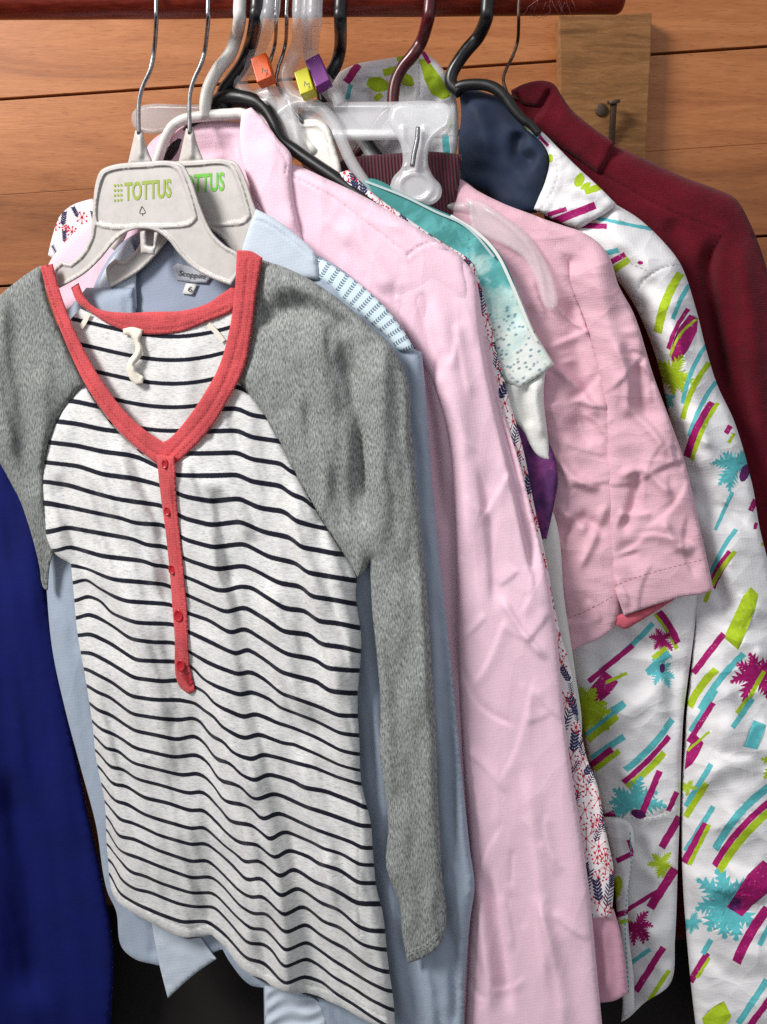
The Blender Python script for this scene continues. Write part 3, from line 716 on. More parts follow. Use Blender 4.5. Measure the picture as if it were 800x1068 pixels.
sheet('body', top, [M['stripe'], M['stripe_in']], body, cA, T=.011, R=24, thick=.014, step=3.2, hfun=stripe_h, uvfun=stripe_uv, To=.0025, Ro=5,
      noise=BN, seams=[[(120, 926), (139, 941), (161, 953), (195, 968), (221, 964), (238, 978), (253, 998), (274, 1013), (300, 1024), (312, 1025), (351, 1036), (384, 1053), (408, 1064)],
                                       [(374, 760), (375, 850), (374, 930), (376, 975)]],
      folds=BF)
# sleeves
sl_r = [(271, 270), (300, 280), (324, 292), (357, 315), (387, 341), (410, 364), (425, 397), (429, 450), (435, 510), (440, 559), (447, 640), (450, 690), (454, 752), (457, 836), (460, 900), (462, 980, 1), (447, 996, 1), (426, 1005),
        (420, 978), (417, 943), (403, 904), (405, 860), (401, 820), (396, 786), (397, 735), (393, 684), (388, 634), (386, 585), (378, 600), (372, 604), (350, 566), (329, 532), (309, 495), (290, 457), (267, 420), (247, 397), (258, 360), (266, 310)]
def yoke_h(X, Y): return np.where(X < 380, 1, 1)*0.0
sheet('sleeve', top, [M['grey'], M['greyd']], sl_r, cA, T=.011, R=17, thick=.018, h=-.0015, step=3.4, noise=[(.0016, 60, 110, 11), (.0042, 20, 80, 12, -4), (.002, 11, 40, 13, -10)],
      folds=[([(366, 345), (371, 400), (376, 450), (380, 500), (384, 560)], 4, -.0105, 24, 0), ([(392, 352), (396, 420), (398, 500), (402, 600)], 16, .006), ([(378, 440), (380, 490), (383, 530)], 3, -.003),
             ([(268, 345), (300, 322), (345, 330), (366, 356)], 15, -.008, 9), ([(280, 290), (330, 308), (380, 345)], 12, .004), ([(290, 350), (330, 380), (352, 430), (360, 520)], 24, .004), ([(410, 660), (418, 760), (424, 860)], 12, -.003), ([(436, 560), (444, 700), (448, 860)], 7, .003),
             ([(398, 890), (412, 930), (426, 980)], 7, .003, 12), ([(400, 700), (404, 780), (410, 840)], 6, .002)],
      prints=nst([(426, 994), (446, 985), (461, 970)], 1)+nst([(426, 998), (446, 989), (461, 974)], 1), seams=[[(250, 398), (270, 419), (293, 456), (312, 494), (332, 531), (353, 565), (373, 600)], [(427, 991), (446, 982), (461, 967)]])
sl_l = [(44, 276), (30, 284), (14, 296), (-2, 310), (-16, 335), (-26, 380), (-24, 430), (-8, 470), (4, 490), (12, 505), (20, 520), (33, 558), (41, 590), (46, 614), (50, 616), (52, 590), (58, 566), (50, 545), (45, 510), (47, 480), (55, 450), (65, 430), (80, 410), (88, 402), (74, 372), (58, 335), (48, 305)]
sheet('sleeve', top, M['grey2'], sl_l, cA, T=.011, R=18, thick=.016, h=-.0015, step=3.4, noise=[(.0015, 50, 90, 17), (.0045, 18, 70, 18, -8)],
      hfun=lambda X, Y: -.03*np.clip((Y-520)/90, 0, 1)*np.clip((X-15)/30, 0, 1),
      folds=[([(8, 310), (20, 350), (22, 400), (30, 470), (44, 540)], 7, -.006, 14), ([(40, 380), (44, 430), (46, 500)], 9, .004), ([(-6, 350), (0, 420), (14, 480)], 8, .004)])
# neckline, placket
sheet('neckband', top, [M['coral'], M['coral_d']], [(42, 278), (48, 301), (58, 331), (72, 366), (89, 401), (111, 434), (132, 458), (152, 475), (166, 485), (176, 487), (197, 471), (220, 446), (238, 416), (254, 386), (263, 340), (268, 300), (274, 269),
      (262, 262), (247, 261), (245, 300), (240, 340), (228, 383), (212, 412), (195, 437), (176, 458), (170, 461), (152, 449), (131, 430), (111, 404), (93, 375), (76, 340), (63, 305), (55, 275)], cA, T=.0015, R=2.5, thick=.004, h=.003, step=2.6,
      seams=[[(45, 279), (52, 302), (62, 331), (76, 364), (93, 397), (115, 428), (135, 450), (155, 468), (168, 476)], [(258, 272), (256, 300), (251, 342), (240, 384), (224, 418), (207, 442), (186, 465), (176, 476)], [(61, 300), (85, 348), (118, 402), (150, 438), (166, 455)]],
      noise=[(.0012, 14, 22, 6)], prints=nst([(45, 279), (52, 302), (62, 331), (76, 364), (93, 397), (115, 428), (135, 450), (155, 468), (168, 476)], 1)+nst([(265, 271), (262, 300), (257, 341), (247, 385), (231, 417), (213, 445), (191, 468), (177, 480)], 1))
pk = sheet('placket', top, [M['coral'], M['coral_d']], [(163, 474), (168, 520), (172, 549), (177, 597), (182, 662), (187, 716, 1), (197, 724, 1), (204, 721), (198, 695), (195, 636), (190, 581), (185, 532), (182, 476)], cA, T=.0012, R=1.5, thick=.005, h=.0048, step=2.4, folds=BF, noise=BN,
      hfun=stripe_h, seams=[[(180, 486), (182, 535), (187, 582), (192, 640), (195, 690), (199, 716)], [(166, 486), (170, 530), (175, 580), (181, 650), (187, 700)]], prints=[([(189, 704), (197, 715), (202, 712), (198, 700)], 1)])
def button(parent, px, py, r, c, h, mat):
    ctr = P(px, py, c, h=h+float(stripe_h(np.array([px], float), np.array([py], float))[0]+FOLD*fold_h(np.array([px], float), np.array([py], float), BF)[0]+sum(a_*fbm((px*math.cos(math.radians(r_))+py*math.sin(math.radians(r_)))/sx_*np.ones(1), (-px*math.sin(math.radians(r_))+py*math.cos(math.radians(r_)))/sy_*np.ones(1), sd_, 2)[0] for a_, sx_, sy_, sd_, r_ in ((.0012, 45, 70, 5, 0), (.0050, 17, 95, 6, -16), (.0034, 12, 60, 7, -22)))*.9))
    s = np.linalg.norm(ctr)/FPX; nrm = np.array([-K*.9, -1, .05]); nrm /= np.linalg.norm(nrm)
    ux = np.cross([0, 0, 1], nrm); ux /= np.linalg.norm(ux); uz = np.cross(nrm, ux)
    V = []; F = []; prof = [(0, .0012), (.45, .0012), (.6, .0014), (.72, .0022), (.9, .0022), (1, .0014), (1, -.0006)]; n = 20
    V.append(ctr+nrm*prof[0][1])
    for (q, z) in prof[1:]:
        for k in range(n):
            a = 2*math.pi*k/n; V.append(ctr+nrm*z+(ux*math.cos(a)*.85+uz*math.sin(a)*1.1)*q*r*s)
    for k in range(n): F.append((0, 1+k, 1+(k+1) % n))
    for j in range(len(prof)-2):
        for k in range(n): a = 1+j*n+k; b = 1+j*n+(k+1) % n; F.append((a, a+n, b+n, b))
    o = mesh_obj('button', V, F, mat, parent)
    for dx, dz in ((-.2, -.2), (.2, .2), (-.2, .2), (.2, -.2)):
        a = np.linspace(0, 2*np.pi, 7)[:-1]
        # thread holes
    return o
for (x, y, r) in ((172.5, 484, 4.5), (175, 533, 4.6), (180, 594, 5), (186.5, 642, 6.2), (189, 694, 5.8)):
    button(top, x, y, r, cA, .0056, M['redbtn'])
# inside of the back with its own stripes
def in_uv(X, Y): return np.stack([X/100, (Y-371-5*np.sin((X-130)/38)+.022*(X-165)**2*.05)/24.6], 1)
sheet('back_panel', top, M['stripe_in'], [(72, 336), (84, 322), (120, 338), (165, 345), (215, 335), (242, 322), (262, 330), (262, 400), (220, 470), (175, 500), (110, 470), (70, 390)], .884, T=.003, R=14, step=4, uvfun=in_uv, noise=[(.002, 50, 40, 3)],
      folds=[([(140, 350), (150, 400), (160, 450)], 9, -.003), ([(195, 350), (196, 400), (190, 440)], 10, .003)])
sheet('back_neckband', top, [M['coral'], M['coral_d']], [(82, 295), (88, 309), (100, 321), (130, 326), (160, 325), (190, 324), (215, 317), (232, 306), (246, 296), (252, 316), (240, 326), (215, 336), (190, 346), (165, 349), (140, 347.5), (115, 339), (95, 326), (80, 314), (74, 300)], .884, T=.003, R=6, thick=.005, h=.004, step=2.6,
      seams=[[(88, 318), (115, 334), (140, 342), (165, 344), (190, 341), (215, 331), (238, 321)]], noise=[(.0012, 16, 20, 8)])
sheet('hanging_loop', top, M['tape'], [(128, 343), (138, 341), (149, 344), (148, 349), (146, 355), (149, 364), (146, 374), (140, 380), (143, 388), (150, 393), (149, 400), (143, 402), (136, 396), (132, 385), (134, 376), (141, 366), (140, 357), (136, 350), (129, 349)], .884, T=.0015, R=3, thick=.002, h=.0065, step=2.2,
      folds=[([(136, 346), (145, 352), (146, 366), (137, 380), (144, 396)], 3, .002)])
for (x0, y0, x1, y1) in ((84, 342, 92, 326), (217, 338, 233, 356)):
    ink_line('seam_tape', top, M['tape'], [(x0, y0), ((x0+x1)/2+1, (y0+y1)/2), (x1, y1)], 5, .884, .003)

# ================================================================== pale blue blouse
cB = .9
bl = thing('blue_blouse', P(200, 290, cB), 'pale blue blouse with a smocked shoulder insert, hung right behind the striped top', 'blouse')
bb = [(140, 300), (143, 345), (246, 340), (250, 300), (262, 262), (290, 262), (330, 266), (380, 300), (410, 330), (432, 364), (440, 367), (444, 409), (451, 502), (462, 615), (473, 718), (483, 819), (490, 885), (495, 925), (491, 955), (486, 1005), (483, 1090), (276, 1090, 1), (275, 1030, 1), (262, 1028, 1), (240, 1004, 1), (232, 990, 1),
      (206, 998, 1), (187, 994, 1), (178, 1010, 1), (157, 1005, 1), (142, 1001, 1), (127, 988), (121, 950), (112, 930), (100, 860), (84, 800), (68, 740), (55, 680), (49, 620), (47, 560), (48, 440), (60, 340), (90, 300)]
def bl_uv(X, Y): return np.stack([X/100, -Y/100], 1)
sheet('body', bl, M['blue'], bb, cB, T=.012, R=18, thick=.014, step=4.0, noise=[(.0025, 60, 160, 21), (.0045, 16, 120, 22, -8)],
      folds=[([(452, 420), (458, 520), (464, 640), (470, 760), (476, 900)], 5, -.007, 9), ([(462, 560), (472, 700), (482, 840), (486, 920)], 7, .004), ([(390, 700), (396, 800), (402, 900), (420, 1060)], 9, .005), ([(440, 1000), (450, 1040), (452, 1085)], 6, .004),
             ([(470, 960), (474, 1010), (474, 1080)], 5, -.005), ([(62, 620), (74, 720), (92, 820)], 7, .003), ([(160, 960), (162, 1000)], 6, -.003), ([(330, 1040), (345, 1070), (350, 1090)], 8, .005)]+creased(385, 640, 490, 1060, 16, 21, .0009, .8, 2.2)+creased(48, 600, 125, 980, 10, 22, .0009, .8, 2.2))
sheet('collar', bl, M['blue2'], [(267, 218), (285, 227), (308, 244), (329, 265), (333, 292), (305, 290), (275, 288), (258, 282), (252, 268), (257, 245)], cB, T=.004, R=8, h=.006, step=3, noise=[(.001, 30, 30, 2)], seams=[[(262, 228), (285, 237), (325, 268)]])
La = [(329, 266), (350, 279), (380, 300), (410, 330), (429, 358), (433, 366)]; Lb = [(332, 292), (345, 300), (357, 313), (387, 337), (405, 353), (416, 366)]
def lace_uv(X, Y):
    A = smooth_line(La, 5); d, p, s = seg_dist(X, Y, A[:-1], A[1:]); return np.stack([p*13.0, d/26], 1)
sheet('lace_insert', bl, M['lace'], [*La, *Lb[::-1]], cB, T=.005, R=7, h=.0035, step=2.8, uvfun=lace_uv)
sheet('back_panel', bl, [M['blue3'], M['blue2']], [(95, 310), (104, 285), (125, 255), (150, 240), (200, 236), (240, 242), (262, 262), (262, 345), (140, 345), (95, 340)], .918, T=.004, R=10, step=4, noise=[(.0015, 40, 40, 9)], folds=[([(142, 245), (143, 290), (143, 330)], 4, -.004)])
sheet('collar', bl, M['blue2'], [(103, 296), (118, 268), (136, 250), (141, 262), (142, 300), (143, 324), (120, 324), (100, 318)], .914, T=.003, R=8, h=.002, step=3.2)
lb = sheet('woven_label', bl, M['labelm'], [(180, 278), (185, 274.5), (202, 279), (221, 289), (216, 296), (200, 295), (184, 292)], .918, T=.0006, R=2, thick=.001, h=.0035, step=3, smooth_edge=False)
text_obj('label_text', lb, M['ink'], 'Scoppini', 186, 289, 29, 7.5, .918, .0046, slope=4, shear=.35, bold=.01)
ls = sheet('size_label', bl, M['labelw'], [(194, 295.5), (206, 296), (201, 308), (190, 306)], .918, T=.0006, R=2, thick=.001, h=.0042, step=3, smooth_edge=False)
text_obj('label_text', ls, M['ink'], '6', 196, 304, 4.2, 6, .918, .0052, slope=1, shear=.2)
def smock(X, Y): return .0040*np.sin(Y/2.6+X/9+np.sin(X/9)*1.2)*(.35+.65*np.sin(X/14+.6)**2)+.001*np.sin(Y/3.2+X/7)
sheet('smocked_hem', bl, M['blue2'], [(276, 1028), (300, 1030), (332, 1045), (345, 1090, 1), (277, 1090)], cB, T=.004, R=8, h=.012, step=2.0, hfun=smock)
sheet('placket', bl, M['blue2'], [(156, 950), (190, 958), (226, 1000), (203, 1016), (175, 1041), (166, 1005)], cB, T=.003, R=5, h=.004, step=3, seams=[[(164, 968), (170, 1000), (176, 1028)]], noise=[(.0015, 20, 20, 5)])

# ================================================================== pink blouse with collar
cC = .925
hC = thing('clothes_hanger', P(215, 124, .936), 'white plastic hanger with a thick white hook, inside the pale pink blouse', 'hanger', 'hangers on the rail')
hook(hC, M['white'], [(250, 0), (250, 20), (247, 36), (240, 56), (227, 73), (218, 90), (214.5, 105), (214, 124)], .93, .0072)
tube('frame', hC, M['white'], [P(x, y, .934) for x, y in ((120, 260), (140, 215), (158, 182), (165, 165), (171, 148), (180, 132), (194, 124), (214, 121), (240, 119), (256, 120), (268, 136), (298, 196), (350, 250), (420, 290))], .0062)
pb = thing('pink_blouse', P(280, 170, cC), 'pale pink cotton blouse with a pointed collar and long sleeve beside the blue blouse', 'blouse')
pbody = [(258, 165), (285, 168), (305, 171), (342, 187), (380, 205), (420, 228), (455, 250), (482, 269), (490, 290), (500, 335), (520, 428), (545, 515), (570, 620), (585, 760), (598, 850), (609, 924), (620, 1090), (430, 1090), (425, 900), (420, 600), (400, 400), (330, 300), (270, 250)]
sheet('body', pb, [M['pink'], M['pink2']], pbody, cC+.008, T=.008, R=12, thick=.014, step=3.5, noise=[(.0028, 70, 190, 31, -6), (.002, 52, 110, 33, 12, 2)],
      hfun=lambda X, Y: .0085*np.clip((355-Y)/60, 0, 1)-.004*np.clip((Y-400)/80, 0, 1), seams=[[(303, 183), (342, 203), (389, 238), (426, 266)], [(426, 266), (436, 258), (450, 252)]],
      folds=[([(425, 340), (440, 390), (452, 460), (462, 560)], 6, -.006, 10), ([(468, 480), (470, 600), (474, 720)], 5, -.004, 8), ([(350, 230), (385, 262), (410, 310)], 10, .003)]+creased(310, 190, 420, 330, 9, 8, .0009, .4, 1.6))
psl = [(428, 264, 2), (440, 258, 2), (455, 252, 2), (470, 262), (483, 271), (494, 285), (504, 335), (515, 385), (524, 428), (541, 480), (550, 515), (562, 564), (575, 620), (581, 665), (590, 760), (603, 850), (614, 924), (623, 1016), (630, 1090), (484, 1090), (488, 1000), (492, 920), (488, 860), (482, 780), (478, 690), (476, 600), (474, 520), (470, 470), (460, 425), (444, 385), (424, 352), (412, 322, 2), (416, 290, 2)]
sheet('sleeve', pb, [M['pink'], M['pink2']], psl, cC, T=.011, R=15, thick=.016, step=2.7, noise=[(.0026, 60, 190, 34, -6), (.0026, 52, 110, 36, 12, 2)],
      folds=[([(448, 285), (464, 360), (482, 460), (494, 600)], 16, .005), ([(497, 300), (510, 380), (525, 450), (545, 540), (562, 625)], 18, -.009, 3), ([(440, 300), (446, 340), (460, 400)], 5, -.004, 8), ([(480, 690), (500, 735), (540, 760)], 5, -.0012, 2), ([(482, 780), (505, 800), (530, 830)], 8, .0012, 2),
             ([(530, 640), (510, 690), (490, 720)], 8, .0012, 2), ([(545, 800), (560, 900), (570, 1040)], 12, .004, 4), ([(506, 900), (520, 960), (535, 1060)], 4, -.005, 12), ([(560, 700), (540, 780), (520, 820)], 9, .001, 2), ([(496, 905), (502, 960), (512, 1060)], 10, .004, 4), ([(520, 620), (545, 660), (572, 690)], 4, .003), ([(556, 930), (580, 1010), (590, 1080)], 10, .004, 4), ([(500, 480), (512, 560), (516, 640)], 12, -.003, 5)]+creased(480, 420, 590, 1060, 34, 5, .0011, .5, 2.6, 25, 80)+creased(430, 290, 510, 420, 7, 6, .0010, .9, 2.2))
sheet('collar', pb, M['pink'], [(252, 116), (262, 112), (274, 124), (290, 145), (304, 162), (304, 178), (306, 205), (317, 256), (302, 262), (285, 240), (270, 214), (256, 180), (250, 145)], cC, T=.005, R=9, h=.007, thick=.008, step=3, noise=[(.0012, 40, 50, 3)], seams=[[(257, 118), (268, 128), (297, 163), (298, 180)]], folds=[([(270, 140), (290, 190), (310, 250)], 14, .003)])
sheet('back_panel', pb, M['pink'], [(132, 222), (150, 160), (160, 145), (190, 130), (225, 126), (256, 128), (268, 170), (300, 262), (250, 275), (130, 260)], .944, T=.004, R=12, step=4.5, noise=[(.002, 50, 50, 4)], folds=[([(165, 175), (200, 160), (250, 158)], 10, -.004), ([(160, 150), (205, 137), (255, 138)], 3, .0015)])
sheet('shoulder', pb, M['pink'], [(46, 290), (53, 271), (70, 250), (95, 229), (130, 212), (150, 235), (130, 290), (90, 330), (55, 320)], .934, T=.006, R=14, step=4, noise=[(.0015, 40, 40, 8)])

# ================================================================== print shapes
def stroke(x1, y1, x2, y2, w, mi, bow=0.0):
    n = max(5, int(math.hypot(x2-x1, y2-y1)/4)); d = np.array([x2-x1, y2-y1], float); L = np.hypot(*d); nn = np.array([-d[1], d[0]])/L
    A = []; B = []
    for i in range(n+1):
        s = i/n; c0 = np.array([x1, y1])+d*s+nn*bow*L*4*s*(1-s)
        A.append(c0+nn*(w*.58+rng.uniform(-.35, .35))); B.append(c0-nn*(w*.58+rng.uniform(-.35, .35)))
    return ([tuple(p) for p in A+B[::-1]], mi)
def palm(cx, cy, r, mi, n=7, a0=20, spread=320, seed=0):
    """a palm crown: drooping fronds with ragged, feathery edges"""
    g = np.random.default_rng(seed); out = []
    for i in range(n):
        a = math.radians(a0+spread*i/(n-1)+g.uniform(-12, 12)); L = r*g.uniform(.85, 1.2)
        dr = (1 if math.cos(a) > 0 else -1)*g.uniform(.5, 1.1); up = []; dn = []; px, py = cx, cy; m = 13
        for j in range(m):
            s = j/(m-1); aa = a+dr*s*s
            w = r*.20*math.sin(math.pi*(.10+.88*s)**.75)+.3
            nx, ny = -math.sin(aa), math.cos(aa); bk = (.9 if j % 2 else 0)*w
            k1 = w*(1.75 if j % 2 else .55)*g.uniform(.8, 1.2); k2 = w*(.55 if j % 2 == 0 else 1.5)*g.uniform(.8, 1.2)
            up.append((px+nx*k1+math.cos(aa)*bk, py+ny*k1+math.sin(aa)*bk)); dn.append((px-nx*k2+math.cos(aa)*bk, py-ny*k2+math.sin(aa)*bk))
            px += L/(m-1)*math.cos(aa); py += L/(m-1)*math.sin(aa)
        out.append((up+[(px, py)]+dn[::-1], mi))
    return out
def blob(cx, cy, rx, ry, mi, rot=0, n=12):
    o = []
    for k in range(n):
        a = 2*math.pi*k/n; x = rx*math.cos(a)*rng.uniform(.88, 1.1); y = ry*math.sin(a)*rng.uniform(.88, 1.1)
        o.append((cx+x*math.cos(rot)-y*math.sin(rot), cy+x*math.sin(rot)+y*math.cos(rot)))
    return (o, mi)
Mg, Tq, Lm, Vi = 1, 2, 3, 4
JM = [M['whitej'], M['pm'], M['pt'], M['pl'], M['pp'], M['whitej_s']]

# ================================================================== floral blouse on the black hanger
cD = .945
hD = thing('clothes_hanger', P(238, 100, .952), 'thick black plastic hanger whose arm runs down behind the pale pink collar', 'hanger', 'hangers on the rail')
hook(hD, M['black'], [(268, 0), (267, 20), (262, 45), (254, 66), (243, 82), (234, 94), (232, 104), (236, 118)], .952, .0078)
tube('arms', hD, M['black'], [P(x, y, .953) for x, y in ((110, 240), (150, 192), (190, 146), (214, 120), (236, 103), (262, 105), (276, 113), (286, 128), (294, 146), (312, 160), (334, 175), (356, 190), (400, 222))], [.008, .008, .0085, .009, .011, .0095, .008, .0075, .0075, .0075, .0075, .0075, .007])
fb = thing('floral_blouse', P(365, 182, cD), 'white blouse with small red and navy flowers between the pink blouse and turquoise tee', 'blouse')
def floral(poly, n, seed, rmax=9):
    g = np.random.default_rng(seed); B, _ = resample(poly, 6); lo, hi = B.min(0), B.max(0); out = []; placed = []; tries = 0
    while len(placed) < n and tries < 9000:
        tries += 1
        x, y = g.uniform(lo, hi)
        if not inside(np.array([x]), np.array([y]), B)[0]: continue
        r = g.uniform(.5, 1)*rmax
        if any((x-a)**2+(y-b)**2 < (.5*(r+q))**2 for a, b, q in placed): continue
        placed.append((x, y, r)); k = g.integers(0, 5)
        if k <= 2:                                       # red burst of stamens with dots
            m = g.integers(7, 11); a0 = g.uniform(0, 6)
            for i in range(m):
                a = a0+2*math.pi*i/m; L = r*g.uniform(.7, 1); e = (x+L*math.cos(a), y+L*math.sin(a))
                out.append(([(x-.4, y), (x+.4, y), (e[0]+.4, e[1]), (e[0]-.4, e[1])], 1)); out.append(blob(e[0], e[1], 1.15, 1.15, 1, 0, 6))
            out.append(blob(x, y, 1.6, 1.6, 1, 0, 7))
        else:                                            # navy sprig
            a = g.uniform(-2.2, -.9); L = r*1.9; dx, dy = math.cos(a), math.sin(a)
            out.append(stroke(x-dx*L*.6, y-dy*L*.6, x+dx*L*.6, y+dy*L*.6, .9, 2))
            for i in range(6):
                s = -.5+i/5.5; bx, by = x+dx*L*s, y+dy*L*s
                for sg in (-1, 1):
                    aa = a+sg*.75; out.append(blob(bx+math.cos(aa)*r*.32, by+math.sin(aa)*r*.32, r*.34, r*(.13 if k == 3 else .07), 2, aa, 8))
    return out
FM = [M['flor'], M['fred'], M['fnavy']]
fp = [(348, 182), (364, 177), (385, 198), (427, 229), (462, 253), (492, 273), (503, 300), (517, 360), (532, 420), (546, 470), (557, 526), (568, 575), (582, 650), (596, 700), (603, 744), (612, 790), (623, 819), (633, 872), (640, 907), (638, 957, 1), (612, 957, 1), (575, 950), (560, 800), (520, 560), (480, 400), (430, 300), (365, 215)]
vis = [(350, 178), (364, 176), (427, 230), (492, 272), (505, 300), (540, 450), (582, 650), (603, 744), (640, 907), (638, 958), (612, 958), (588, 740), (566, 600), (530, 450), (490, 300), (455, 262), (400, 230), (350, 195)]
sheet('body', fb, FM, fp, cD, T=.008, R=16, thick=.012, step=4, prints=floral(vis, 260, 7, 12), noise=[(.002, 40, 120, 41)], folds=[([(596, 700), (612, 800), (628, 900)], 6, -.003)])
sheet('shoulder', fb, FM, [(50, 266), (55, 245), (62, 226), (75, 214), (96, 207), (112, 222), (100, 250), (70, 280)], .952, T=.005, R=12, step=3, prints=floral([(52, 262), (62, 226), (96, 209), (100, 240), (70, 270)], 16, 3, 7))
sheet('lower_tier', fb, M['florpink'], [(596, 948), (640, 948), (646, 968), (652, 1003), (655, 1036, 1), (640, 1044, 1), (590, 1044, 1)], .95, T=.006, R=12, h=-.004, noise=[(.0015, 30, 60, 4)], folds=[([(626, 960), (632, 1000), (634, 1040)], 6, .003)])

# ================================================================== clear hangers, wires, size cubes
def cube(parent, px, py, c, w, hgt, rot, mat, letter=None, h=.012):
    ctr = P(px, py, c, h=h); s = np.linalg.norm(ctr)/FPX
    R = Matrix.Rotation(math.radians(-12), 4, 'X') @ Matrix.Rotation(math.radians(-12), 4, 'Z') @ Matrix.Rotation(math.radians(rot), 4, 'Y')
    V, F = box_mesh(*ctr, w*s, .016, hgt*s, R, .0012)
    o = mesh_obj('size_marker', V, F, mat, parent, smooth=False)
    if letter:
        text_obj('letter', o, M['ink'], letter, px-w*.12, py+hgt*.10, w*.42, hgt*.26, c, h+.0135, slope=2)
    return o
hE = thing('clothes_hanger', P(262, 92, .958), 'clear plastic hanger with an orange size marker', 'hanger', 'clear hangers with size markers')
hook(hE, M['clear'], [(283, 0), (279, 22), (271, 45), (260, 66), (250, 82), (256, 98), (268, 106), (284, 108)], .957, .0098)
cube(hE, 275, 74, .957, 15, 23, -16, M['orange'], 'M')
sheet('shoulder_plate', hE, M['frost'], [(262, 96), (272, 91), (298, 92), (306, 99), (311, 118), (318, 158), (300, 172), (276, 150), (266, 120)], .958, T=.003, R=4, thick=.007, step=3, folds=[([(300, 98), (306, 125), (312, 158)], 3, .002)])
hF = thing('clothes_hanger', P(304, 84, .962), 'clear plastic hanger with a yellow size marker between the orange and purple ones', 'hanger', 'clear hangers with size markers')
hook(hF, M['clear'], [(313, 0), (313, 22), (311, 48), (303, 66), (298, 84), (306, 100), (322, 108)], .962, .0088)
cube(hF, 319, 88, .962, 13, 22, -16, M['yellow'], 'M')
tube('arms', hF, M['clear'], [P(x, y, .964) for x, y in ((250, 170), (290, 122), (318, 108), (344, 122), (366, 168), (390, 205))], .007)
# the wires
hG = thing('clothes_hanger', P(290, 76, .966), 'white plastic hanger with a bent wire hook, its rim showing beside the clear plate', 'hanger', 'hangers on the rail')
hook(hG, M['wire'], [(299, 0), (299, 22), (298, 44), (294, 60), (290, 72), (290, 90), (316, 128)], .966, .0022)
B1 = [(300, 128), (314, 125), (333, 125), (342, 131), (348, 148), (356, 182), (352, 196), (330, 200), (318, 180), (308, 150)]
I1 = [(312, 132), (330, 131), (337, 136), (343, 153), (349, 182), (330, 190), (318, 160)]
Ir, _ = resample(I1, 2.5)
def g_h(X, Y):
    ins = inside(X, Y, Ir); di, _, _ = seg_dist(X, Y, Ir, np.roll(Ir, -1, 0)); return np.where(ins, -.002*np.clip(di/2.5, 0, 1), 0)
sheet('shoulder_plate', hG, M['white'], B1, .966, T=.003, R=3, thick=.007, step=2.5, hfun=g_h, prints=[(I1, 0)])
hH = thing('clothes_hanger', P(284, 80, .97), 'plain hanger seen only as a zinc wire hook behind the orange size marker', 'hanger', 'hangers on the rail')
hook(hH, M['wire'], [(288, 0), (288, 22), (287, 44), (283, 60), (279, 74), (279, 92), (281, 112)], .97, .0022)
tube('arms', hH, M['white'], [P(x, y, .972) for x, y in ((230, 160), (262, 122), (281, 112), (300, 124), (330, 160))], .006)

# ================================================================== clip hanger with the burgundy skirt
cF = .972
hI = thing('clip_hanger', P(345, 95, cF), 'clear clip hanger with a purple size marker, its long bar gripping the burgundy waistband', 'hanger', 'clear hangers with size markers')
hook(hI, M['clear'], [(328, 0), (328, 22), (325, 46), (326, 66), (338, 84), (350, 98), (356, 112)], cF, .0088)
cube(hI, 333, 77, cF, 14, 27, -22, M['purple'], None)
def bar_h(X, Y): return .0015*np.exp(-((Y-111)/3)**2)+.0015*np.exp(-((Y-141)/3)**2)
sheet('bar', hI, M['frost'], [(138, 118), (146, 111), (195, 109), (310, 107), (405, 106), (462, 107), (474, 113), (474, 130), (464, 144), (405, 146), (310, 146), (195, 136), (146, 138), (138, 130)], cF, T=.0035, R=6, thick=.010, step=2.4, hfun=bar_h)
def clip_h(X, Y): return .003*np.exp(-((np.hypot(X-434, (Y-195)*1.2)-17)/2.5)**2)+.003*np.exp(-((np.abs(X-432)-11)/2.2)**2)*((Y > 132) & (Y < 176))
sheet('clip', hI, M['frost'], [(407, 112), (416, 107), (440, 109), (466, 108), (473, 116), (468, 132), (456, 141), (449, 150), (447, 172), (452, 184), (460, 194), (460, 205), (451, 213), (430, 211), (411, 204), (406, 196), (410, 185), (419, 174), (418, 152), (411, 138), (405, 126)], cF-.012, T=.004, R=5, thick=.010, step=2.8, hfun=clip_h)
ci = bpy.data.objects['clip']
tube('spring', ci, M['wire'], [P(x, y, cF-.017, h=.004) for x, y in ((436, 133), (435, 146), (432, 160), (430, 174))], .0028, flat=1.6)
sk = thing('burgundy_skirt', P(420, 160, .982), 'dark burgundy ribbed skirt waistband held in the clear clip', 'skirt')
sheet('waistband', sk, M['burg'], [(348, 172), (361, 166), (410, 160), (448, 158), (482, 161), (479, 192), (472, 228), (462, 300), (360, 300), (350, 230)], .983, T=.004, R=8, thick=.008, step=3.2, noise=[(.002, 40, 60, 6)])

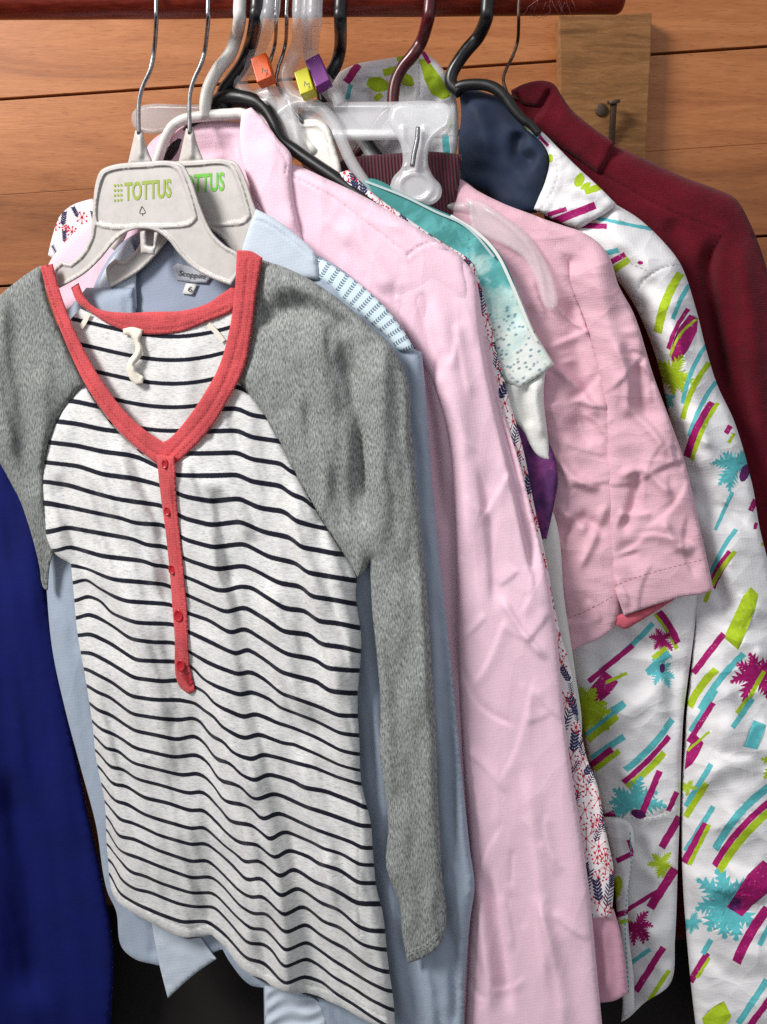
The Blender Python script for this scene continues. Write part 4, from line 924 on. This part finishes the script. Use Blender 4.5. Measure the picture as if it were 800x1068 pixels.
# ================================================================== turquoise water-colour tee
te = thing('watercolour_tee', P(385, 190, .96), 'turquoise to white watercolour tee with a dark purple print low on its sleeve', 'tee')
def tee_uv(X, Y): return np.stack([X/100, -(Y+.25*(X-380))/100], 1)
sheet('body', te, [M['teew']], [(490, 300), (552, 470), (568, 520), (578, 537), (589, 627), (600, 702), (607, 762), (600, 800), (545, 700), (480, 400)], .974, T=.006, R=12, step=4, noise=[(.0015, 40, 90, 6)])
sheet('sleeve_inside', te, M['teew'], [(528, 398), (548, 398), (569, 386), (567, 412), (571, 452), (574, 482), (560, 474), (543, 446), (526, 430), (522, 410)], .962, T=.003, R=8, step=3, folds=[([(548, 400), (546, 420), (552, 446)], 6, -.004), ([(560, 395), (558, 420), (566, 460)], 5, .003)])
sheet('sleeve', te, [M['tee'], M['teeedge']], [(376, 190), (386, 186), (420, 201), (455, 218), (480, 229), (498, 241), (521, 264), (540, 303), (556, 342), (578, 380, 1), (563, 391, 1), (541, 405), (528, 400), (512, 385), (480, 330), (440, 280), (400, 235), (384, 210)], .957, T=.007, R=14, thick=.01, step=3, uvfun=tee_uv, noise=[(.0012, 40, 40, 5)],
      folds=[([(470, 262), (500, 300), (520, 350)], 10, .003), ([(500, 250), (525, 300), (545, 350)], 8, -.0025)])
ink_line('neck_binding', te, M['teeedge'], [(381, 189), (420, 204), (455, 221), (480, 232), (497, 246), (515, 268)], 2.4, .957, .0012)
ink_line('sleeve_lining_edge', te, M['teew'], [(470, 225), (498, 243), (519, 266), (537, 304), (553, 343), (560, 356)], 3.2, .957, .0002)
sheet('purple_panel', te, M['galaxy'], [(536, 438), (552, 450), (572, 462), (582, 496), (578, 526), (570, 562), (561, 562), (550, 530), (534, 480)], .964, T=.004, R=9, step=3.5, folds=[([(550, 452), (562, 490), (568, 540)], 6, -.003)])

# ================================================================== dusty pink short-sleeved shirt
cG = .99
hJ = thing('clothes_hanger', P(410, 105, .992), 'hanger with a glossy maroon hook rising behind the clear clip bar', 'hanger', 'hangers on the rail')
hook(hJ, M['maroonp'], [(448, 0), (446, 22), (440, 42), (431, 57), (420, 70), (413, 84), (410, 100), (410, 118)], .992, .0072)
tube('arms', hJ, M['maroonp'], [P(x, y, 1.006) for x, y in ((350, 190), (380, 150), (410, 116), (440, 168), (476, 212), (520, 236), (570, 266))], .006)
dp = thing('dusty_pink_shirt', P(480, 190, cG), 'crumpled dusty pink shirt with a short stitched sleeve, right of the turquoise tee', 'shirt')
dbody = [(440, 190), (478, 186), (500, 200), (527, 213), (566, 228), (590, 240), (600, 300), (632, 400), (645, 520), (648, 620), (640, 654, 1), (592, 681, 1), (585, 640), (560, 540), (520, 400), (460, 280)]
dsl = [(560, 226), (590, 236), (605, 241), (624, 253), (636, 269), (645, 297), (661, 327), (682, 393), (698, 436), (714, 481), (729, 545), (740, 595), (744, 614, 1), (740, 617, 1), (710, 623, 1), (680, 632, 1), (651, 642, 1), (641, 612), (636, 560), (633, 480), (630, 420), (618, 360), (600, 310), (572, 270)]
sheet('body', dp, [M['dusty'], M['dusty2']], dbody, cG, T=.008, R=14, thick=.012, step=2.5, noise=[(.0018, 60, 90, 51), (.0055, 70, 36, 52, 32, 2)], prints=stitches([(588, 647), (612, 637), (640, 622)], 1),
      folds=[([(500, 240), (540, 330), (570, 420), (590, 560)], 22, .004), ([(595, 300), (606, 380), (615, 470)], 14, -.005), ([(572, 380), (600, 400), (626, 440)], 5, .004), ([(574, 470), (600, 500), (628, 510)], 5, .004), ([(580, 560), (610, 540), (632, 560)], 6, -.004), ([(600, 600), (620, 560), (634, 520)], 5, .003)]+creased(505, 250, 635, 660, 46, 11, .0019, -.6, 2.4, 25, 80))
sheet('sleeve', dp, [M['dusty'], M['dusty2']], dsl, cG-.004, T=.009, R=13, thick=.014, step=2.5, noise=[(.0018, 50, 80, 55), (.0055, 72, 38, 56, 28, 2)], prints=stitches([(641, 611), (665, 602), (700, 592), (736, 583)], 1),
      seams=[[(572, 262), (580, 262), (590, 268)]],
      folds=[([(610, 256), (626, 300), (640, 360), (648, 440)], 14, .006, 10), ([(630, 300), (660, 380), (690, 460)], 18, -.003), ([(640, 350), (656, 400), (650, 440)], 6, .004), ([(650, 420), (680, 450), (700, 480)], 6, .004), ([(642, 500), (670, 490), (704, 520)], 5, .0035), ([(645, 560), (660, 530), (668, 480)], 6, -.004), ([(690, 540), (706, 570), (726, 576)], 5, .003), ([(600, 262), (590, 290), (600, 330)], 8, -.004)]+creased(605, 280, 720, 600, 46, 12, .0019, -.7, 2.3, 25, 85))
sheet('sleeve_inside', dp, M['dusty3'], [(640, 640), (652, 640), (680, 632), (708, 622), (690, 634), (664, 650), (652, 656), (642, 652)], cG+.004, T=.003, R=6, step=3)
hK = thing('clothes_hanger', P(548, 270, .979), 'clear hanger whose curved arm lies over the dusty pink shirt shoulder', 'hanger', 'clear hangers with size markers')
sheet('arm', hK, M['clear2'], [(486, 206), (504, 211), (522, 222), (548, 242), (567, 269), (579, 298), (581, 318), (574, 325), (567, 318), (558, 290), (545, 268), (530, 258), (508, 248), (492, 240)], .977, T=.003, R=4, thick=.006, step=3, folds=[([(500, 214), (530, 234), (556, 264), (572, 316)], 3, .003), ([(520, 252), (544, 268), (562, 300)], 3, .002)])
hook(hK, M['clear'], [(320, 0), (320, 22), (322, 60), (336, 92)], .985, .006)
tube('neck', hK, M['clear'], [P(x, y, q) for x, y, q in ((336, 92, .985), (352, 112, .990), (400, 178, .996), (455, 212, .993), (490, 216, .980))], .005)

# ================================================================== black hanger and the white padded jacket
hL = thing('clothes_hanger', P(474, 84, 1.02), 'thick black hanger in the navy lined hood of the white jacket', 'hanger', 'hangers on the rail')
hook(hL, M['black'], [(508, 0), (507, 20), (499, 38), (487, 52), (477, 66), (471, 78), (471, 88), (480, 96)], 1.018, .0075)
tube('arms', hL, M['black'], [P(x, y, 1.016) for x, y in ((476, 92), (484, 89), (500, 88), (514, 91), (526, 100), (536, 114), (546, 125), (554, 130), (562, 140))], [.006, .0062, .006, .0062, .0062, .0058, .0052, .0045, .004])
hM = thing('clothes_hanger', P(345, 80, 1.0), 'black hanger hook hanging alone left of the white hood', 'hanger', 'hangers on the rail')
hook(hM, M['black'], [(355, 0), (355, 22), (355, 48), (351, 66), (343, 80), (336, 92), (338, 108)], 1.0, .0075)
tube('arms', hM, M['black'], [P(x, y, 1.002) for x, y in ((280, 180), (310, 130), (337, 108), (365, 126), (400, 170))], .006)
jk = thing('printed_jacket', P(600, 200, 1.03), 'white padded jacket printed with magenta, lime and turquoise palms, its hood lined in navy', 'jacket')
cJ = 1.03
hood_pr = [([(437, 62), (445, 61), (458, 78), (471, 100), (462, 104), (450, 98), (443, 84)], Lm), blob(394, 88, 12, 8, Lm, .3), stroke(400, 76, 421, 71, 7, Lm), stroke(361, 86, 374, 67, 7, Mg), stroke(362, 104, 366, 88, 4, Tq), stroke(391, 104, 398, 98, 5, Lm), stroke(441, 54, 448, 66, 4, Mg), blob(424, 83, 9, 6, Lm, .6), stroke(464, 140, 466, 160, 6, Tq), stroke(414, 62, 426, 58, 5, Lm), blob(468, 126, 4, 8, Lm)]
sheet('hood', jk, JM, [(340, 96), (350, 79), (368, 68), (390, 63), (410, 60), (430, 56), (442, 53), (459, 68), (473, 93), (478, 121), (476, 160), (462, 210), (370, 210), (345, 140)], cJ, T=.012, R=20, step=3, prints=hood_pr+stitches([(437, 58), (437, 80), (438, 104)], 5), seams=[[(351, 88), (380, 74), (410, 69), (440, 64)]], noise=[(.003, 26, 20, 61), (.0025, 16, 16, 63)],
      folds=[([(380, 90), (386, 110), (384, 130)], 5, -.004), ([(408, 100), (418, 88), (430, 100)], 5, -.008), ([(438, 60), (438, 90), (438, 108)], 2.5, -.002)])
sheet('hood_lining', jk, M['navy'], [(478, 92), (490, 92), (505, 96), (525, 104), (537, 120), (550, 130), (567, 150), (573, 165), (568, 190), (560, 222), (530, 222), (508, 204), (480, 190), (478, 150), (481, 117)], cJ, T=.010, R=18, step=3, h=.004, noise=[(.0022, 40, 34, 66), (.003, 50, 30, 68, 40, 2)], folds=[([(545, 135), (540, 160), (560, 172)], 8, -.005), ([(490, 100), (505, 140), (500, 180)], 12, .004)])
sheet('hood_edge', jk, JM, [(539, 124), (552, 128), (566, 138), (580, 152), (600, 172), (625, 195), (643, 213), (634, 221), (618, 230), (603, 238), (582, 231), (556, 218), (562, 205), (569, 188), (573, 165), (566, 150), (552, 138)], cJ-.006, T=.007, R=12, step=3, thick=.016,
      prints=[stroke(578, 231, 621, 214, 7, Mg), stroke(571, 224, 591, 218, 4, Mg), blob(604, 188, 5, 8, Lm, .4), blob(611, 194, 3, 6, Lm, 1.0), stroke(610, 200, 628, 194, 6, Lm), blob(560, 141, 6, 4, Tq, .7), stroke(548, 132, 556, 134, 4, Lm), blob(574, 165, 3, 5, Lm), stroke(562, 142, 572, 152, 3, Mg)], seams=[[(556, 138), (572, 154), (582, 172), (578, 196), (566, 216)]], noise=[(.002, 26, 26, 64), (.0015, 14, 14, 68)])
js = [(596, 236), (618, 230), (642, 213), (665, 227), (690, 250), (709, 274), (725, 319), (737, 366), (748, 401), (766, 440), (785, 507), (792, 549), (802, 590), (815, 660), (826, 760), (830, 900), (828, 1090), (728, 1090), (720, 1020), (712, 915), (711, 834), (716, 745), (724, 650), (716, 560), (704, 470), (680, 360), (650, 300), (610, 262)]
spr = [stroke(621, 227, 680, 239, 3.2, Tq), stroke(605, 235, 633, 236, 5, Mg), stroke(632, 264, 645, 261, 5, Tq), stroke(636, 274, 652, 265, 5, Mg), stroke(640, 282, 656, 270, 6, Lm), blob(668, 274, 3, 2, Mg),
 stroke(686, 347, 710, 285, 8, Lm, -.06), stroke(702, 333, 719, 297, 4, Tq, -.04), stroke(697, 364, 718, 322, 4, Mg, -.05), ([(702, 383), (699, 366), (708, 342), (719, 328), (728, 332), (727, 346), (717, 366)], Mg), stroke(699, 372, 727, 333, 2.4, Lm, -.1),
 *palm(704, 390, 24, Lm, 7, 20, 250, 2), stroke(712, 421, 738, 358, 4, Tq, -.06), stroke(712, 437, 740, 378, 5, Lm, -.06), stroke(719, 455, 747, 398, 4, Tq, -.05), stroke(717, 477, 744, 420, 8, Mg, -.05), stroke(722, 480, 749, 420, 4, Lm, -.05), *palm(697, 417, 9, Tq, 5, 30, 300, 4),
 *palm(768, 487, 24, Tq, 7, 110, 260, 5), stroke(746, 553, 764, 513, 3.5, Tq), blob(777, 493, 5, 10, Vi, .3), stroke(757, 452, 762, 444, 5, Mg), stroke(760, 462, 766, 452, 3, Lm), stroke(783, 533, 788, 521, 5, Mg), stroke(787, 552, 789, 545, 3, Mg),
 stroke(739, 607, 768, 552, 4, Tq, -.05), stroke(742, 612, 763, 576, 8, Mg, -.04), stroke(735, 628, 767, 575, 4, Lm, -.05), ([(755, 665), (762, 650), (775, 622), (783, 612), (791, 620), (788, 634), (778, 660), (770, 678)], Lm), stroke(723, 702, 755, 661, 6, Mg), stroke(719, 737, 747, 698, 7, Lm, -.05), stroke(730, 740, 776, 682, 6, Tq, -.04),
 *palm(789, 704, 27, Mg, 7, 130, 270, 8), stroke(774, 742, 797, 700, 4, Lm), stroke(720, 763, 747, 720, 5, Tq), stroke(718, 774, 744, 733, 5, Mg), ([(714, 803), (716, 783), (726, 766), (734, 775), (728, 788), (722, 797)], Mg), stroke(717, 783, 740, 763, 2.4, Lm), stroke(770, 745, 781, 730, 7, Lm), stroke(764, 759, 785, 729, 5, Tq),
 ([(776, 779), (790, 782), (799, 756), (786, 751)], Tq), stroke(715, 841, 742, 797, 5, Tq), stroke(715, 852, 737, 817, 6, Lm), *palm(717, 821, 9, Lm, 5, 0, 300, 1), stroke(715, 888, 744, 841, 5, Tq), stroke(714, 900, 737, 859, 8, Mg), stroke(719, 902, 740, 860, 4, Lm), stroke(746, 886, 803, 820, 7, Tq, -.06), stroke(745, 903, 803, 836, 6, Mg, -.05), stroke(749, 911, 803, 846, 7, Lm, -.05),
 *palm(758, 945, 38, Tq, 8, 35, 265, 11), ([(758, 946), (766, 934), (780, 912), (796, 897), (806, 905), (800, 932), (785, 944), (774, 956)], Mg), blob(767, 943, 6, 8, Vi, .5), stroke(768, 1004, 801, 947, 9, Mg, -.04), stroke(792, 986, 802, 966, 5, Tq), stroke(720, 1024, 738, 994, 6, Mg), stroke(733, 995, 742, 980, 5, Tq), stroke(727, 1020, 740, 999, 3, Lm), *palm(721, 961, 12, Tq, 6, -60, 240, 3),
 ([(732, 1062), (744, 1050), (755, 1044), (763, 1060), (752, 1078), (738, 1082)], Lm), stroke(770, 1068, 800, 1022, 6, Tq), stroke(776, 1078, 812, 1030, 6, Mg), *palm(820, 560, 24, Lm, 7, 0, 320, 21), stroke(806, 640, 822, 610, 6, Mg), *palm(815, 800, 22, Lm, 7, 0, 320, 22)]
sheet('sleeve', jk, JM, js, cJ-.013, T=.026, R=60, thick=.055, step=3.4, prints=spr+stitches([(709, 276), (690, 280), (672, 293), (660, 310)], 5)+stitches([(640, 262), (660, 276), (680, 284)], 5), seams=[[(709, 275), (690, 280), (670, 294), (660, 312)]],
      noise=[(.004, 50, 70, 71), (.0045, 46, 30, 73, 30), (.010, 60, 36, 75, 30, 2)],
      folds=[([(728, 660), (750, 720), (770, 800)], 14, .005), ([(720, 560), (740, 600), (770, 640)], 10, -.005), ([(720, 820), (760, 800), (800, 800)], 10, .004), ([(716, 930), (740, 1000), (780, 1030)], 10, -.005), ([(690, 300), (720, 400), (740, 500)], 16, .004), ([(668, 300), (676, 350), (700, 420)], 6, -.006)]+creased(690, 300, 815, 1060, 34, 15, .0017, -.5, 1.4, 25, 70))
jb = [(575, 640), (640, 610), (730, 600), (724, 660), (716, 720), (713, 745), (709, 850), (707, 902), (704, 980), (699, 1026, 1), (671, 1047, 1), (655, 1062, 1), (648, 1066), (652, 1010), (649, 960), (638, 880), (623, 830), (598, 715)]
bpr = [stroke(626, 700, 681, 650, 5, Tq, .03), stroke(614, 711, 660, 673, 5, Mg), ([(611, 737), (616, 717), (631, 700), (645, 711), (639, 720)], Mg), *palm(610, 731, 18, Lm, 7, 0, 300, 12), stroke(632, 712, 654, 702, 3, Lm), stroke(637, 741, 651, 733, 5, Tq), stroke(683, 640, 706, 677, 4, Lm, -.05), stroke(687, 638, 707, 671, 6, Mg, -.05), *palm(690, 668, 14, Mg, 6, 20, 300, 13), stroke(682, 688, 696, 677, 8, Lm), stroke(675, 702, 698, 681, 7, Tq), *palm(690, 702, 15, Tq, 6, 0, 300, 14), blob(691, 697, 3, 5, Vi),
 stroke(614, 734, 634, 719, 9, Mg), *palm(614, 744, 24, Lm, 8, -90, 280, 15), stroke(611, 768, 652, 734, 5, Tq), stroke(613, 772, 644, 747, 6, Lm), stroke(617, 791, 651, 768, 6, Tq), stroke(616, 800, 639, 782, 8, Mg), stroke(620, 803, 646, 783, 5, Lm), stroke(652, 803, 701, 750, 6, Tq, .05), stroke(650, 816, 698, 768, 5, Mg, .03), stroke(654, 821, 693, 785, 6, Lm, .03), *palm(661, 840, 30, Tq, 6, 160, 190, 16), stroke(669, 850, 688, 804, 6, Mg), blob(666, 849, 8, 5, Vi, .3), stroke(627, 854, 641, 848, 6, Mg), stroke(690, 884, 709, 852, 7, Mg), stroke(697, 846, 706, 826, 5, Mg), *palm(690, 902, 15, Lm, 6, 0, 300, 17), stroke(678, 947, 704, 906, 8, Mg), stroke(643, 956, 688, 928, 4, Mg), *palm(664, 966, 18, Mg, 7, -60, 260, 18), stroke(653, 1008, 678, 990, 4, Tq), stroke(663, 1034, 692, 988, 6, Mg), blob(643, 930, 8, 14, Lm, .3), stroke(675, 1047, 698, 1012, 4, Lm)]
sheet('body', jk, JM, jb, cJ-.006, T=.014, R=34, step=3.4, thick=.03, prints=bpr+stitches([(625, 836), (636, 846), (652, 852), (678, 854), (696, 848), (710, 838)], 5), seams=[[(625, 834), (636, 844), (652, 850), (678, 852), (696, 846), (710, 836)]],
      noise=[(.004, 50, 60, 81), (.0045, 46, 30, 83, 35), (.009, 54, 34, 85, 35, 2)], folds=[([(620, 760), (660, 740), (700, 700)], 10, .004), ([(660, 870), (680, 900), (700, 880)], 8, -.004), ([(655, 950), (680, 970), (700, 1000)], 9, .004), ([(690, 640), (700, 700), (702, 780)], 9, -.004)])
def quilt(X, Y): return .0022*np.abs(np.sin((Y+X*.3)/7.5))+.002*np.exp(-((X-.16*(Y-850)-640)/4)**2)
sheet('zip_placket', jk, JM, [(628, 852), (648, 853), (657, 858), (662, 880), (658, 905), (655, 940), (656, 975), (661, 1020), (662, 1054, 1), (650, 1060, 1), (648, 1010), (644, 960), (637, 890)], cJ-.012, T=.004, R=6, step=2.6, hfun=quilt, prints=[blob(643, 926, 5, 14, Lm, .2), stroke(643, 898, 660, 890, 5, Mg), stroke(641, 955, 658, 950, 5, Mg), stroke(646, 962, 656, 960, 4, Lm), stroke(655, 876, 660, 890, 3, Mg)]+stitches([(657, 868), (658, 905), (652, 960), (656, 1040)], 2, 3, 2, 1.4))

# ================================================================== maroon wool coat
hN = thing('clothes_hanger', P(526, 85, 1.06), 'thin wire hook hanger above the maroon wool coat collar', 'hanger', 'hangers on the rail')
hook(hN, M['rust'], [(541, 0), (541, 22), (540, 42), (535, 58), (528, 72), (525, 84), (530, 100)], 1.055, .0019)
tube('arms', hN, M['rust'], [P(x, y, 1.085) for x, y in ((470, 150), (500, 112), (530, 100), (570, 120), (640, 170), (700, 200))], .002)
mc = thing('maroon_coat', P(570, 100, 1.08), 'heavy maroon wool coat with a wide collar, last on the rail', 'coat')
cb = [(533, 94), (548, 87), (566, 85), (576, 88), (594, 114), (638, 149), (669, 164), (712, 184), (747, 197), (766, 206), (782, 232), (800, 280), (818, 350), (832, 480), (840, 700), (840, 980), (700, 980), (640, 500), (560, 200), (538, 130)]
sheet('body', mc, [M['maroon'], M['maroon2']], cb, 1.082, T=.014, R=24, step=4, noise=[(.002, 50, 70, 91)], seams=[[(625, 180), (650, 194), (690, 216), (730, 233), (753, 241)], [(756, 243), (746, 258), (738, 274)]],
      folds=[([(757, 240), (744, 262), (740, 300), (760, 420)], 6, -.008, 10), ([(770, 240), (782, 330), (796, 480)], 12, .006), ([(700, 225), (706, 260), (720, 300)], 10, -.003)])
sheet('collar', mc, [M['maroon'], M['maroon2']], [(533, 95), (548, 87), (566, 84), (577, 87), (586, 100), (596, 114), (620, 134), (641, 149), (634, 166), (625, 182), (600, 164), (572, 145), (555, 130), (562, 112), (545, 108)], 1.078, T=.006, R=9, step=3.2, h=.004, noise=[(.0015, 30, 30, 3)], folds=[([(576, 90), (566, 108), (556, 128)], 3, -.004)])

# ================================================================== blue cloth at the left edge, added dark sheet below
bc = sheet('blue_cloth', None, M['royal'], [(-60, 380), (0, 420), (30, 500), (46, 600), (60, 680), (76, 770), (92, 850), (108, 925), (118, 990), (114, 1090, 1), (-60, 1090)], .955, T=.014, R=30, h=.045, step=5, noise=[(.006, 40, 200, 99, -8), (.003, 18, 120, 98, -8)],
      folds=[([(0, 800), (24, 900), (40, 1060)], 16, -.016, 24), ([(10, 560), (40, 720), (70, 900)], 18, .006)])
tag(bc, 'deep royal blue cloth hanging at the left edge behind the grey sleeve', 'cloth')
dk = sheet('gap_darkening_sheet', None, M['dark'], [(60, 940), (300, 960), (600, 930), (900, 900), (900, 1110), (60, 1110)], 1.12, T=.004, R=10, step=9, noise=[(.004, 40, 120, 77)])  # added sheet, its near-black colour stands in for shade in the lower gaps
tag(dk, 'almost black sheet added to darken the gaps under the hanging clothes', 'cloth')

# ================================================================== camera and light
cam = bpy.data.cameras.new('camera'); co = bpy.data.objects.new('camera', cam); COL.objects.link(co)
cam.sensor_fit = 'HORIZONTAL'; cam.sensor_width = 36; cam.lens = 36; cam.clip_start = .02; cam.clip_end = 50
co.location = (0, 0, 0); co.rotation_euler = (math.pi/2-PITCH, 0, 0)
SC.camera = co
W = bpy.data.worlds.new('World'); SC.world = W; W.use_nodes = True
W.node_tree.nodes['Background'].inputs[0].default_value = (.90, .94, 1.0, 1); W.node_tree.nodes['Background'].inputs[1].default_value = .48
def area(name, loc, tgt, size, power, c_):
    L = bpy.data.lights.new(name, 'AREA'); L.shape = 'RECTANGLE'; L.size, L.size_y = size; L.energy = power; L.color = c_
    o = bpy.data.objects.new(name, L); COL.objects.link(o); o.location = loc
    o.rotation_euler = (Vector(tgt)-Vector(loc)).to_track_quat('-Z', 'Y').to_euler(); return o
area('shop_light', (-1.85, -.1, 1.5), (.05, .95, -.15), (.8, .8), 94, (1, .98, .95))
area('front_fill_light', (.6, -1.6, .6), (.15, .95, -.2), (1.4, 1.0), 6, (.97, .98, 1))  # unseen weak fill from the front, added to brighten the clothes
vs = SC.view_settings; vs.view_transform = 'Standard'; vs.look = 'None'; vs.exposure = 0; vs.gamma = 1
SC.cycles.use_denoising = False; SC.cycles.max_bounces = 6; SC.cycles.transparent_max_bounces = 12
